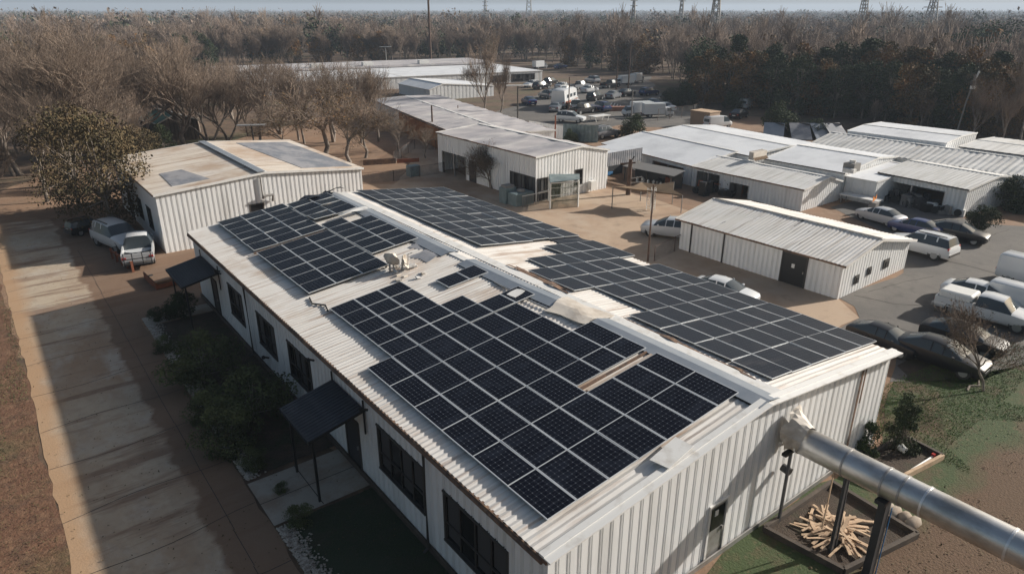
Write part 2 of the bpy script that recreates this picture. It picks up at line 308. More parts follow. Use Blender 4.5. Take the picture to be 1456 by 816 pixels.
def shed(name, label, cat, p, rotz, W, D, zl, zr_, xr, zp, wallm, roofm, roofm2=None, ops=None, pitch=.3, rpitch=.25, oh=.15, group=None, flat=False, rdepth=.03, wob=0, trimm=None, eavetrim=None, wall_depth=.03, nv=1, rcw=.34):
    """local frame: x across (0..W), y back (0..D); near gable at y=0; eave heights zl (x=0), zr_ (x=W), ridge (xr,zp)"""
    E_ = empty(name, p, label, cat, group, rotz); ops = ops or {}
    def top(s): return zl + (zp - zl) * s / xr if s < xr else zr_ + (zp - zr_) * (W - s) / max(W - xr, 1e-3)
    tm = trimm or M['trim']
    b = MB()
    # gables are cut at the ridge so that their tops stay straight
    nf = [o for o in ops.get('front', [])]
    wall_face(b, (0, 0, 0), (1, 0, 0), (0, -1, 0), W, top, [o[:4] for o in nf], wallm, pitch, wall_depth)
    wall_face(b, (0, D, 0), (0, -1, 0), (-1, 0, 0), D, zl, [o[:4] for o in ops.get('left', [])], wallm, pitch, wall_depth)
    wall_face(b, (W, 0, 0), (0, 1, 0), (1, 0, 0), D, zr_, [o[:4] for o in ops.get('right', [])], wallm, pitch, wall_depth)
    wall_face(b, (W, D, 0), (-1, 0, 0), (0, 1, 0), W, lambda s: top(W - s), [], wallm, pitch, wall_depth)
    b.build('wall', E_)
    # roof slopes
    th = .045
    for side in (0, 1):
        if side == 0: a = Vector((-oh, -oh, zl - (zp - zl) / xr * oh)); e = Vector((xr, -oh, zp))
        else: a = Vector((W + oh, -oh, zr_ - (zp - zr_) / max(W - xr, .01) * oh)); e = Vector((xr, -oh, zp))
        v = (e - a); Ls = v.length; v.normalize()
        n = Vector((0, 1, 0)).cross(v) if side == 1 else v.cross(Vector((0, 1, 0))); n = n if n.z > 0 else -n
        r = MB(); m = roofm if (side == 0 or roofm2 is None) else roofm2
        if Ls > .3:
            corr(r, a + n * th, (0, 1, 0), v, n, D + 2 * oh, 0, Ls, rpitch, rdepth, m, 'sin', nv=nv, wob=wob)
            # fascia edges
            r.bar(a + n * .01 + Vector((0, .01, 0)), e + n * .01 + Vector((0, .01, 0)), .05, .16, tm)
            r.bar(a + n * .01 + Vector((0, D + 2 * oh, 0)), e + n * .01 + Vector((0, D + 2 * oh, 0)), .05, .16, tm)
            r.bar(a + n * .0, a + Vector((0, D + 2 * oh, 0)), .09, .1, eavetrim or tm)
            r.build('roof', E_)
    rc = MB(); rc.bar((xr, -oh, zp + .07), (xr, D + oh, zp + .07), rcw, .04, tm); rc.build('ridge_cap', E_)
    # frames / fillings of the openings
    spec = {'front': ((0, 0, 0), (1, 0, 0), (0, -1, 0)), 'left': ((0, D, 0), (0, -1, 0), (-1, 0, 0)), 'right': ((W, 0, 0), (0, 1, 0), (1, 0, 0))}
    for side, lst in ops.items():
        o, u, n = spec[side]
        for op in lst:
            k = op[4]
            if k == 'win': window(E_, o, u, n, *op[:4], panes=op[5] if len(op) > 5 else 3)
            elif k == 'door': door(E_, o, u, n, op[0], op[1], op[3], op[5] if len(op) > 5 else M['black'], notice=len(op) > 6)
            elif k == 'gdoor': door(E_, o, u, n, op[0], op[1], op[3], M['steeldull'], glazed=True)
            elif k == 'bay':
                O, U, Nn = Vector(o), Vector(u), Vector(n)
                k2 = max(2, int((op[1] - op[0]) / 2.6))
                for i in range(k2 + 1):
                    s = op[0] + (op[1] - op[0]) * i / k2
                    w = MB(); w.bar(O + U * s + Nn * -.06, O + U * s + Nn * -.06 + Vector((0, 0, op[3])), .12, .12, M['steeldull'], up=Nn); w.build('bay_post', E_)
    return E_
# ================================================================ THE MAIN BUILDING
XL, XR_, XM = 8.3, 25.57, 16.94; ZE, ZRG = 3.95, 4.95; KS = (ZRG - ZE) / (XM - XL); Y0, Y1 = 9.6, 41.6
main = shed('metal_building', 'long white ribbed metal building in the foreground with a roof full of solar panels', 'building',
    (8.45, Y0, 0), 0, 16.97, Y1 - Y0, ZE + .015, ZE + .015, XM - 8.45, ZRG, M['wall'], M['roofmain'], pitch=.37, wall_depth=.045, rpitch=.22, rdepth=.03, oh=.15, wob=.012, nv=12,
    ops={'left': [(6.4, 8.6, 1.2, 2.9, 'win', 3), (10.8, 13.1, 1.2, 2.85, 'win', 3), (14.8, 17.2, 1.25, 2.9, 'win', 4), (23.1, 26.1, 1.25, 3.0, 'win', 4), (27.3, 30.4, 1.1, 2.9, 'win', 4),
                  (20.4, 21.5, 0, 2.2, 'door', M['char']), (3.0, 4.0, 0, 2.2, 'door', M['char'])],
         'front': [(6.42, 7.3, 0, 2.15, 'gdoor')]}, eavetrim=M['ribdark'], trimm=M['trim'])
main.name = 'metal_building'
b = MB()   # sheet metal rake cap along the near gable, two folded steps
for k, (w, dz) in enumerate(((.42, .02), (.2, .05))):
    for xa, xb in ((XL - .05, XM), (XR_ + .05, XM)):
        za = ZE - .05 * KS
        b.bar((xa - 8.45, -.1 + .12 * k, za + .09 + dz), (xb - 8.45, -.1 + .12 * k, ZRG + .09 + dz), w, .045, M['trim'])
b.build('rake_cap', main)
b = MB(); b.bar((-.06, -.02, .12), (-.06, 32, .12), .08, .26, M['timber']); b.build('base_board', main)
b = MB(); b.bar((0.0, -.09, .1), (16.97, -.09, .1), .05, .18, M['steeldull']); b.build('base_flashing', main)
for y in (31.9, 15.2):
    b = MB(); b.tube([(-.13, y - Y0, 3.75), (-.13, y - Y0, .2), (-.3, y - Y0, .08)], .05, M['mull'], 8); b.build('downpipe', main)
b = MB(); b.bar((14.75, -.05, .25), (14.75, -.05, 4.1), .11, .02, M['ribdark'], up=(0, 1, 0)); b.bar((14.98, -.05, 2.6), (14.98, -.05, 4.05), .07, .02, M['ribdark'], up=(0, 1, 0)); b.build('rust_streaked_panel', main)
b = MB(); b.tube([(-.19, .0, ZE - .06), (-.19, 32, ZE - .06)], .07, M['ribdark'], 8); b.build('gutter', main)
# ---- awnings hung on the long wall: parts of the building
def awning(y0, y1, out, zw, zo):
    b = MB(); x = 0.0
    n = Vector((-(zw - zo), 0, -out)).normalized() * -1
    v = Vector((-out, 0, zo - zw)); Lv = v.length; v.normalize()
    corr(b, (x - .05, y0 - Y0, zw), (0, 1, 0), v, n, y1 - y0, 0, Lv, .18, .02, M['awn'], 'trap')
    corr(b, Vector((x - .05, y0 - Y0, zw)) - n * .05, (0, 1, 0), v, -n, y1 - y0, 0, Lv, .18, .001, M['black'], 'trap')
    a = b.build('awning', main)
    f = MB()
    for y in (y0, y1): f.bar((x - .04, y - Y0, zw - .05), (x - out, y - Y0, zo - .05), .06, .1, M['black']); f.bar((-.08, y - Y0, zw + .35), (-.08, y - Y0, zw - 1.0), .06, .05, M['black'])
    f.bar((x - out, y0 - Y0 - .03, zo - .06), (x - out, y1 - Y0 + .03, zo - .06), .06, .14, M['black'])
    f.build('awning_frame', a)
    for y in (y0 + .25, y1 - .25):
        f = MB(); f.bar((x - out + .2, y - Y0, 0), (x - out + .2, y - Y0, zo - .1), .08, .08, M['black']); f.build('awning_post', a)
awning(19.35, 21.95, 2.1, 3.2, 2.72); awning(36.5, 39.9, 1.95, 3.1, 2.7)

# ---- ridge flashing on the roof
def roofpt(x, y, up=0.0):
    z = ZE + (x - XL) * KS if x < XM else ZE + (XR_ - x) * KS
    return Vector((x, y, z + .06 + up))
def flash(pts, m, name, up=.05, w0=.42, w1=.62, th=.03):
    b = MB()
    for (xa, ya), (xb, yb) in zip(pts[:-1], pts[1:]):
        A = [roofpt(xa - w0, ya, up), Vector((xa + .1, ya, ZRG + .10 + up)), roofpt(xa + w1, ya, up)]
        B = [roofpt(xb - w0, yb, up), Vector((xb + .1, yb, ZRG + .10 + up)), roofpt(xb + w1, yb, up)]
        for i in range(2):
            b.poly([A[i], A[i + 1], B[i + 1], B[i]], m)
            b.poly([p - Vector((0, 0, th)) for p in (A[i], B[i], B[i + 1], A[i + 1])], m)
            b.poly([A[i], B[i], B[i] - Vector((0, 0, th + .05)), A[i] - Vector((0, 0, th + .05))], M['black'])
    b.v = [(v[0] - 8.45, v[1] - Y0, v[2]) for v in b.v]
    return b.build(name, main)
flash([(16.95, 41.6), (16.9, 37), (16.8, 32), (16.75, 26.9)], M['flash'], 'ridge_flashing')
flash([(16.75, 25.5), (16.8, 22), (16.95, 19.0)], M['flash'], 'ridge_flashing')
flash([(16.95, 16.9), (17.0, 12), (16.95, 9.45)], M['flash'], 'ridge_flashing', up=.08)
b = MB()  # pale cap line right of the flashing
b.bar((17.85 - 8.45, 0, 4.95), (17.85 - 8.45, 32, 4.95), .5, .03, M['trim']); b.build('ridge_side_cap', main)

# ================================================================ LOOSE THINGS ON THE ROOF
def sheet_thing(name, label, cat, cx, cy, w, d, m, amp=.12, up=.12, rz=0, n=12, group=None, seed=1, th=.02, bend=0, smooth=False):
    r = random.Random(seed); ph = [r.uniform(0, 6) for _ in range(6)]
    b = MB(); idx = {}
    for lay in (0, 1):
        for i in range(n + 1):
            for j in range(n + 1):
                u = (i / n - .5) * w; v = (j / n - .5) * d
                ed = 1 + .12 * math.sin(5 * i / n + ph[4]) * (abs(j / n - .5) * 2) + .1 * math.sin(7 * j / n + ph[5])
                X = u * ed * math.cos(rz) - v * ed * math.sin(rz) + cx; Y = u * ed * math.sin(rz) + v * ed * math.cos(rz) + cy
                h = amp * (.5 + .5 * math.sin(u * 3.1 + ph[0] + 1.5 * math.sin(v * 2 + ph[1]))) * (.4 + .6 * abs(math.sin(v * 2.3 + ph[2]))) + bend * (u / w) ** 2
                p = roofpt(X, Y, up + h - lay * th); idx[(lay, i, j)] = len(b.v); b.v.append(tuple(p - roofpt(cx, cy)))
    mi = b.mi(m)
    for i in range(n):
        for j in range(n):
            for lay in (0, 1):
                q = [idx[(lay, i, j)], idx[(lay, i + 1, j)], idx[(lay, i + 1, j + 1)], idx[(lay, i, j + 1)]]
                b.f.append(tuple(q if lay == 0 else q[::-1])); b.m.append(mi)
    for i in range(n):
        for a, c in (((i, 0), (i + 1, 0)), ((i, n), (i + 1, n)), ((0, i), (0, i + 1)), ((n, i), (n, i + 1))):
            b.f.append((idx[(0, *a)], idx[(0, *c)], idx[(1, *c)], idx[(1, *a)])); b.m.append(mi)
    o = b.build(name, None, roofpt(cx, cy), smooth=smooth); return tag(o, label, cat, group)
sheet_thing('crumpled_sheet', 'crumpled cream roofing sheet torn up at the gap in the ridge flashing', 'roof sheet', 17.0, 17.95, 1.5, 2.1, M['crumple'], .05, .10, .15, n=6, seed=3)
sheet_thing('bent_sheet', 'bright white bent sheet lying between the ridge and the front panels', 'roof sheet', 16.25, 20.9, .7, .5, M['trim'], .02, .14, .2, n=2, seed=9)
sheet_thing('bent_sheet', 'white bent strip poking out among the far panels near the ridge', 'roof sheet', 16.2, 36.2, 1.7, .55, M['trim'], .12, .25, .05, seed=11)
sheet_thing('torn_membrane', 'grey torn membrane patch on the bare roof below the ridge', 'roof patch', 15.9, 27.6, .9, 1.1, M['roofgrey'], .03, .02, .2, seed=13)
sheet_thing('torn_membrane', 'grey torn membrane patch, nearer the ridge of the two on the bare roof', 'roof patch', 16.3, 28.9, .6, .8, M['roofgrey'], .03, .02, .5, seed=15)
sheet_thing('tarp', 'dark rumpled tarp over the far end of the panels by the ridge', 'tarp', 15.7, 41.0, 2.6, 1.0, M['cell2'], .28, .12, .1, n=8, seed=17)
sheet_thing('tarp', 'small dark folded tarp at the far end of the ridge flashing', 'tarp', 17.3, 41.5, 1.1, .6, M['black'], .3, .15, .1, seed=18)
sheet_thing('bent_sheet', 'flat white sheet lying at the near gable edge of the roof', 'roof sheet', 13.1, 9.85, 1.1, .55, M['trim'], .0, .17, .12, n=1, seed=19)
sheet_thing('torn_membrane', 'long ragged dark strip along the torn upper edge of the right panels', 'roof patch', 18.25, 21.8, .35, 4.2, M['ribdark'], .12, .04, -.02, seed=21)
sheet_thing('torn_membrane', 'ragged brown strip beside the near ridge flashing', 'roof patch', 18.15, 13.8, .22, 5.4, M['ribdark'], .12, .04, 0, seed=22)
# broken dish / vent in the middle of the roof
dv = empty('broken_vent', roofpt(14.05, 27.1), 'broken pale roof vent with bent hoods between the panel groups', 'vent')
b = MB()
for k, (dx_, dy_, r, t) in enumerate(((-.28, .2, .42, .5), (.22, -.1, .36, -.7), (.05, .45, .3, 1.6))):
    rot = Matrix.Rotation(t, 3, 'Z') @ Matrix.Rotation(1.05 + .2 * k, 3, 'Y'); b = MB(); n = 16; rows = []
    for q in range(4):
        rr_ = r * q / 3; rows.append([Vector((dx_, dy_, .42)) + rot @ Vector((rr_ * math.cos(2 * math.pi * i / n), rr_ * math.sin(2 * math.pi * i / n), .55 * rr_ * rr_ / r + (.03 * math.sin(i * 2.3 + k) if q == 3 else 0))) for i in range(n)])
    for q in range(3):
        for i in range(n): b.poly([rows[q][i], rows[q][(i + 1) % n], rows[q + 1][(i + 1) % n], rows[q + 1][i]], M['crumple'])
    b.tube([(dx_, dy_, 0), (dx_, dy_, .42)], .05, M['steeldull'], 8); b.build('vent_hood', dv)
b = MB(); b.tube([(.5, -.1, 0), (.55, -.1, .75), (.75, -.15, .8)], .025, M['steeldull'], 6); b.tube([(.35, .1, 0), (.35, .1, .6)], .02, M['steeldull'], 6); b.build('vent_pipe', dv)
for i in range(14):
    a = random.uniform(0, 6.28); r = random.uniform(.4, 1.3); x, y = 14.1 + r * math.cos(a) * .7, 26.6 + r * math.sin(a)
    b = MB(); b.box((0, 0, .04), (random.uniform(.12, .4), random.uniform(.1, .3), .05), M['crumple'] if i % 2 else M['trim'], Matrix.Rotation(random.uniform(0, 3), 3, (random.uniform(-.2, .2), random.uniform(-.2, .2), 1)))
    o = b.build('roof_debris', None, roofpt(x, y, .02)); tag(o, 'small pale broken fragment scattered round the broken roof vent', 'debris', 'fragments round the roof vent')

# ================================================================ SOLAR PANELS
def panel_mesh(w, l, cell, name, lw=.05, sw=.022):
    th = .04
    g = MB(); g.box((0, 0, th / 2), (w - 2 * lw + .004, l - 2 * sw + .004, th - .012), cell)
    f = MB()
    for s in (-1, 1):
        f.box((s * (w / 2 - lw / 2), 0, th / 2), (lw, l, th), M['pframe'])
        f.box((0, s * (l / 2 - sw / 2), th / 2 - .001), (w - 2 * lw, sw, th - .002), M['pframe'])
    return g, f
PROT = {}
def put_panel(kind, w, l, cell, x, y, label, group, jit=.0, up=.10):
    key = (kind, round(w, 3), round(l, 3))
    side = x < XM
    if key not in PROT:
        e = bpy.data.objects.new('solar_module', None); COL.objects.link(e)
        g, f = panel_mesh(w - .012, l - .012, cell, kind, *( (.028, .012) if kind == 'L' else (.022, .010)))
        g.build('cells', e); f.build('panel_frame', e); PROT[key] = e; o = e
    else: o = copy_tree(PROT[key])
    o.location = roofpt(x, y, up + random.uniform(-1, 1) * jit * .6)
    a = math.atan(KS) * (-1 if side else 1)
    o.rotation_euler = (random.uniform(-1, 1) * jit, a + random.uniform(-1, 1) * jit, random.uniform(-1, 1) * jit * .3)
    tag(o, label, 'solar panel', group); return o
CX = [9.03, 10.03, 11.17, 12.31, 13.45, 14.6, 15.72, 16.72]
ya = 10.33
for r in range(6):
    y = ya + 1.65 * (r + .5)
    for c in range(4):
        put_panel('L', CX[c + 1] - CX[c], 1.65, M['cell'], (CX[c] + CX[c + 1]) / 2, y, 'dark panel of the large front block along the gutter side of the roof', 'panels of the large front block', .006)
for y, l, near_ in ((11.155, 1.65, 1), (12.805, 1.65, 1), (14.66, 1.1, 0), (16.035, 1.65, 0), (17.685, 1.65, 0), (19.335, 1.65, 0)):
    for c in range(4, 7):
        if c == 6 and y > 19 or c == 6 and 17 < y < 18.5: continue
        x = (CX[c] + CX[c + 1]) / 2
        if near_: put_panel('L', CX[c + 1] - CX[c], l, M['cell'], x, y, 'dark panel of the near block below the ridge, before the bare strip', 'panels of the upper near block', .006)
        else: put_panel('L', CX[c + 1] - CX[c], l, M['cell'], x, y, 'dark panel of the block between the bare strip and the torn ridge', 'panels behind the bare strip', .01)
yb = ya + 6 * 1.65
for r in range(5):
    y = yb + 1.1 * (r + .5)
    for c in range(1, 7):
        x = (CX[c] + CX[c + 1]) / 2
        if c == 4 and r >= 2 : continue
        if c == 5 and r in (1, 2) : continue
        if c == 6 and r in (1, 2) : continue
        if c in (5, 6) and r == 4: continue
        if c in (5, 6) and r == 3: lab = 'dark solar panel left alone in front of the bare roof under the ridge flashing'; grp = 'lone panels under the ridge flashing'
        else: lab = 'short dark solar panel at the stepped far end of the front block'; grp = 'short panels of the front block'
        put_panel('L', CX[c + 1] - CX[c], 1.1, M['cell'], x, y, lab, grp, .012)
# far group on the same slope
for r in range(6):
    for c in range(3):
        put_panel('L', 1.33, 1.15, M['cell'], 9.95 + 1.33 * (c + .5), 27.75 + 1.15 * (r + .5), 'dark solar panel in the tilted block behind the broken vent', 'panels behind the broken vent', .01, .16)
for r in range(6):
    for c in range(3):
        put_panel('L', 1.33, 1.08, M['cell'], 9.95 + 1.33 * (c + .5), 35.05 + 1.08 * (r + .5), 'dark solar panel in the farthest block near the far gable', 'panels of the farthest block', .022, .16)
for r in range(6):
    for c in range(2):
        if c == 1 and r >= 5: continue
        put_panel('L', 1.33, 1.05, M['cell'], 14.0 + 1.33 * (c + .5), 29.6 + 1.05 * (r + .5), 'dark solar panel in the block beside the far ridge flashing', 'panels beside the far flashing', .018, .16)
for r in range(4):
    for c in range(2):
        put_panel('L', 1.33, 1.08, M['cell'], 14.0 + 1.33 * (c + .5), 36.7 + 1.08 * (r + .5), 'rumpled dark solar panel in the uneven block at the far end by the ridge', 'rumpled panels at the far end', .05, .2)
b = MB(); b.bar((9.9, 34.9, 0), (13.9, 34.9, .46), .12, .05, M['ribdark']); b.build('mounting_rail', None, roofpt(0, 0) * 0 + Vector((0, 0, roofpt(9.9, 34.9).z + .08)))
tag(bpy.data.objects['mounting_rail'], 'rusty mounting rail in the gap between the two far panel blocks', 'rail')
b = MB(); b.bar((13.6, 13.74, 0), (16.6, 13.74, .35), .12, .06, M['rooftan']); b.bar((13.5, 13.98, -.01), (16.6, 13.98, .35), .08, .07, M['ribdark'])
o = b.build('mounting_rail', None, Vector((0, 0, roofpt(13.6, 13.8).z + .05))); tag(o, 'pair of rusty mounting rails laid in the bare strip between near panels', 'rail')
# right slope
for r in range(10):
    for c in range(6):
        x = 18.55 + 1.2 * (c + .5); y = 10.35 + 1.58 * (r + .5)
        if c == 0 and r in (4, 5, 8, 9): continue
        if c == 1 and r in (9,): continue
        if c == 2 and r == 9: continue
        if c == 5 and r in (7,): continue
        put_panel('R', 1.2, 1.58, M['cell2'], x, y, 'greyish solar panel in the near block of the slope facing the hut', 'grey panels of the near right block', .016, .09)
for r in range(9):
    for c in range(6):
        x = 18.9 + 1.13 * (c + .5); y = 27.2 + 1.6 * (r + .5)
        put_panel('R', 1.13, 1.6, M['cell2'], x, y, 'greyish solar panel in the far block of the slope facing the hut', 'grey panels of the far right block', .018, .12)
sheet_thing('torn_membrane', 'dark torn membrane strip along the right eave between the two grey panel blocks', 'roof patch', 24.6, 26.7, 2.2, 1.5, M['cell2'], .04, .05, 0, seed=31)

# ================================================================ THE DUCT BESIDE THE GABLE
dz = 3.36; dx = 18.5
duct = empty('metal_duct', (dx, 9.5, 0), 'wide round galvanised duct running out from the gable ridge to the lower right', 'duct')
b = MB(); b.tube([(0, .0, dz), (0, -.55, dz)], .36, M['crumple'], 28); b.build('elbow', duct, smooth=False)
b = MB(); ys = [-.5 - .35 * i for i in range(28)]
b.tube([(0, y, dz + .0 * y) for y in ys], .45, M['steel'], 48, cap=True)
b.build('pipe', duct, smooth=True)
for y in (-.52, -2.0, -3.15, -3.65, -4.25, -6.3, -7.4, -8.7):
    b = MB(); b.tube([(0, y - .03, dz), (0, y + .03, dz)], .468, M['seam'] if y in (-.52, -4.25, -6.3) else M['steeldull'], 48); b.build('seam_band', duct)
b = MB()
b.box((0, -3.25, dz / 2 - .28), (.34, .22, dz - .5), M['char']); b.box((0, -3.25, dz - .5), (.8, .3, .12), M['char']); b.build('column', duct)
b = MB(); b.bar((.19, -3.4, 0), (.19, -3.4, 2.5), .025, .025, M['bluep']); b.build('cable', duct)
b = MB(); b.bar((-.1, -2.1, 0), (-.1, -2.1, dz - .42), .09, .13, M['char']); b.bar((.2, -2.1, 0), (.1, -2.1, dz - .42), .05, .05, M['char'])
b.bar((-.2, -1.75, .8), (-.2, -1.75, dz - .4), .03, .05, M['wood']); b.build('post', duct)
b = MB(); b.bar((-.15, -.3, 0), (-.15, -.3, dz - .4), .08, .08, M['char']); b.box((-.2, -.3, dz - .45), (.75, .16, .1), M['black']); b.build('post', duct)
b = MB(); b.bar((0, -9.2, 0), (0, -9.2, dz - .4), .1, .1, M['steeldull']); b.build('post', duct)
# flared, torn collar sheet at the wall
b = MB(); n = 22; rr = random.Random(4); K = 5; ring = []
for k in range(K + 1):
    t = k / K; row = []
    for i in range(n):
        a = 2 * math.pi * i / n; r0 = .47 + .22 * t ** 1.3 * (1 + .35 * math.sin(a)) + rr.uniform(-.05, .07) * (.3 + t)
        row.append((r0 * math.cos(a) * .92 - .05 * t, -.72 + .66 * t - (0 if k < K else rr.uniform(0, .07)), dz + .12 * t + r0 * math.sin(a) * (1.15 if math.sin(a) > 0 else .9)))
    ring.append(row)
for k in range(K):
    for i in range(n):
        if k == K - 1 and rr.random() < .18: continue
        b.poly([ring[k][i], ring[k][(i + 1) % n], ring[k + 1][(i + 1) % n], ring[k + 1][i]], M['crumple'])
b.build('collar', duct)
b = MB(); b.tube([(1.6, -.12, 2.05), (1.6, -.42, 2.0)], .14, M['black'], 16); b.build('wall_outlet', main, (8.45, 0, 0)).location = (8.45, 0, 0)

# ================================================================ OTHER BUILDINGS
W2 = dict(wallm=M['wall'])
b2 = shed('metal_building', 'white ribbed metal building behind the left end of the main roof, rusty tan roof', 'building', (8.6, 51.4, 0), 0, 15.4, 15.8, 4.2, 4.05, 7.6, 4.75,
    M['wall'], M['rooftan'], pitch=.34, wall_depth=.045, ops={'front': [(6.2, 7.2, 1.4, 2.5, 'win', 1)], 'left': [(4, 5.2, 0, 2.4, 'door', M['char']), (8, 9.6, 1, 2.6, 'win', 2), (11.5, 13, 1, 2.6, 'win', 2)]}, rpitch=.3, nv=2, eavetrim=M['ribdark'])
b = MB(); b.bar((7.3, -.2, 4.9), (7.3, 15.8, 4.9), .55, .06, M['flash']); b.build('ridge_flashing', b2)
b = MB(); b.tube([(7.2, -.15, 2.9), (7.2, -.35, 3.1), (7.9, -.35, 3.1), (7.9, -.15, 2.6)], .1, M['polegrey'], 8); b.tube([(7.2, -.12, 4.5), (7.2, -.12, 2.9)], .06, M['polegrey']); b.build('wall_pipe', b2)
def roof2(x, y): return Vector((x, y, 4.2 + (x - 8.6) * .55 / 7.6 + .09 if x < 16.2 else 4.75 - (x - 16.2) * .7 / 7.8 + .09))
for nm, lab, pts, m in (('solar_blanket', 'dark blue sheet patch near the left eave of the tan roof', [(10.0, 52.6), (12.6, 52.6), (11.8, 57.5), (10.2, 57.5)], M['roofgrey']),
                        ('solar_blanket', 'large grey blue sheet patch at the right end of the tan roof', [(19.4, 52.2), (23.6, 52.2), (23.3, 66), (18.6, 66)], M['roofgrey'])):
    b = MB(); t = [roof2(*p) for p in pts]; b.poly(t, m); b.poly([p - Vector((0, 0, .04)) for p in t][::-1], m)
    for i in range(4): b.poly([t[i], t[i - 1], t[i - 1] - Vector((0, 0, .04)), t[i] - Vector((0, 0, .04))], m)
    tag(b.build(nm, None), lab, 'roof sheet')
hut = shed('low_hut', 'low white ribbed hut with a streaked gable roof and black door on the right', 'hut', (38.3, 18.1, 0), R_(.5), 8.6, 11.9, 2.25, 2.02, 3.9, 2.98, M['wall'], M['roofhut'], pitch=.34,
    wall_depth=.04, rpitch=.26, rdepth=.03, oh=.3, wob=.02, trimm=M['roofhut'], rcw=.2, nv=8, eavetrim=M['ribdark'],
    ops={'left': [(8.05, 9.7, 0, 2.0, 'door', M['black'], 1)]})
b = MB(); b.bar((-.06, 8.2, 0), (-.06, 8.2, 2.2), .09, .06, M['mull'], up=(1, 0, 0)); b.bar((-.06, 10.9, 0), (-.06, 10.9, 2.2), .09, .06, M['black'], up=(1, 0, 0)); b.build('downpipe', hut)
for (x, z, w, h) in ((1.9, .85, .5, .55), (3.4, 1.05, .45, .5), (5.6, 1.05, .7, .6)):
    b = MB(); b.box((x, -.045, z), (w, .06, h), M['mull']); b.box((x + .05, -.085, z - .05), (w * .6, .04, h * .7), M['black']); b.build('vent_hole', hut)
b = MB(); b.bar((3.9, -.2, 3.09), (3.9, 12, 3.09), .16, .03, M['polegrey']); b.build('ridge_strip', hut)

office = shed('office_building', 'two tone office building with a patched lilac roof and open ground floor, centre', 'building', (38.1, 46.2, 0), 0, 8.8, 16.3, 4.05, 3.7, 5.4, 4.4, M['wall'], M['lilac'], pitch=.36, wall_depth=.04,
    rpitch=.5, rdepth=.01, wob=.05, nv=14, oh=.12, ops={'left': [(.8, 5.2, 0, 2.3, 'bay'), (5.9, 7.0, 0, 2.1, 'door', M['mull']), (12.6, 16.2, .1, 2.2, 'win', 7)], 'front': [(.2, 2.9, .1, 2.1, 'win', 6), (4.7, 5.6, .9, 2.3, 'win', 1)]}, eavetrim=M['ribdark'])
b = MB(); b.box((3.6, -.2, 1.8), (.6, .5, .55), M['plastic']); b.build('wall_unit', office); b = MB(); b.box((6.6, -.35, .7), (.7, .5, .8), M['plastic']); b.build('wall_unit', office)
# gateway roof joining the office with the long shed
gate = empty('entrance_canopy', (47.0, 47.4, 0), 'grey corrugated canopy over the entrance between the office and the long white shed', 'canopy')
b = MB(); corr(b, (0, 0, 3.0), (1, 0, 0), (0, 1, .03), (0, -.03, 1), 6.0, 0, 3, .3, .03, M['roofwhite'], 'sin'); corr(b, (0, -.05, 1.75), (1, 0, 0), (0, 0, 1), (0, -1, 0), 6.0, 0, 1.3, .3, .03, M['roofgrey']); b.build('roof', gate)
b = MB(); b.box((1.2, .1, .88), (.15, .15, 1.75), M['trim']); b.build('post', gate); b = MB(); b.box((5.8, .1, .88), (.15, .15, 1.75), M['trim']); b.build('post', gate)
b = MB(); b.box((3, 2.6, 1.5), (6, .1, 3), M['char']); b.box((2.6, 2.4, .25), (3.6, .2, .3), M['bluep']); b.build('back_wall', gate)

A0 = G(1143, 270, 1.9); A1 = G(985, 237, 1.9); A2 = G(890, 213, 1.9)
ra = math.atan2(-(A1.x - A0.x), A1.y - A0.y)
longA = shed('long_shed', 'long low shed with a greyed ribbed roof just behind the hut', 'shed', A0, ra, 6.2, (A1 - A0).length, 1.9, 1.75, 3.9, 2.42, M['wall'], M['roofrib'], pitch=.34, rpitch=.3, oh=.12, wob=.02, nv=4,
    ops={'left': [(.6, 3.2, 0, 1.6, 'bay'), (4.4, 6.4, 0, 1.2, 'bay')]}, eavetrim=M['ribdark'], wall_depth=.04)
longA.location.z = 0
rb = math.atan2(-(A2.x - A1.x), A2.y - A1.y)
s1 = shed('long_shed', 'bright white roofed shed joined to the far end of the greyed long shed', 'shed', (A1.x, A1.y + .1, 0), rb, 6.2, (A2 - A1).length + 4, 1.92, 2.6, 6.0, 2.72, M['wall'], M['roofwhite'], pitch=.34, rpitch=.5, rdepth=.01, oh=.1,
    ops={'left': [(8.5, 13, 0, 1.5, 'bay'), (1, 5, 0, 1.55, 'bay')]}, eavetrim=M['ribdark'])
B0 = G(1065, 222, 2.6); B1 = G(917, 190, 2.6); rB = math.atan2(-(B1.x - B0.x), B1.y - B0.y)
shed('warehouse', 'large warehouse with a smooth pale blue white roof behind the bright white shed', 'warehouse', (B0.x, B0.y, 0), rB, 11.6, (B1 - B0).length, 2.6, 2.6, 6.0, 3.02, M['wall'], M['roofwhite'], pitch=.4, rpitch=.6, rdepth=.008, oh=.1, eavetrim=M['black'])
C0 = G(1262, 258, 2.3)
c1 = shed('warehouse', 'white gabled warehouse between the blue white roof and the open sided shed', 'warehouse', (61.0, 30.3, 0), R_(.5), 11, 8.2, 2.35, 2.5, 6.0, 2.98, M['wall'], M['roofwhite'], pitch=.4, rpitch=.6, rdepth=.01, oh=.08, eavetrim=M['black'])
shed('lean_to', 'flat white lean-to in front of the middle warehouse', 'lean-to', (61.2, 27.4, 0), 0, 8.5, 2.8, 2.05, 2.15, 8.2, 2.3, M['wall'], M['roofwhite'], pitch=.3, rpitch=.5, rdepth=.01, oh=.05)
D0 = G(1377, 270, 2.3)
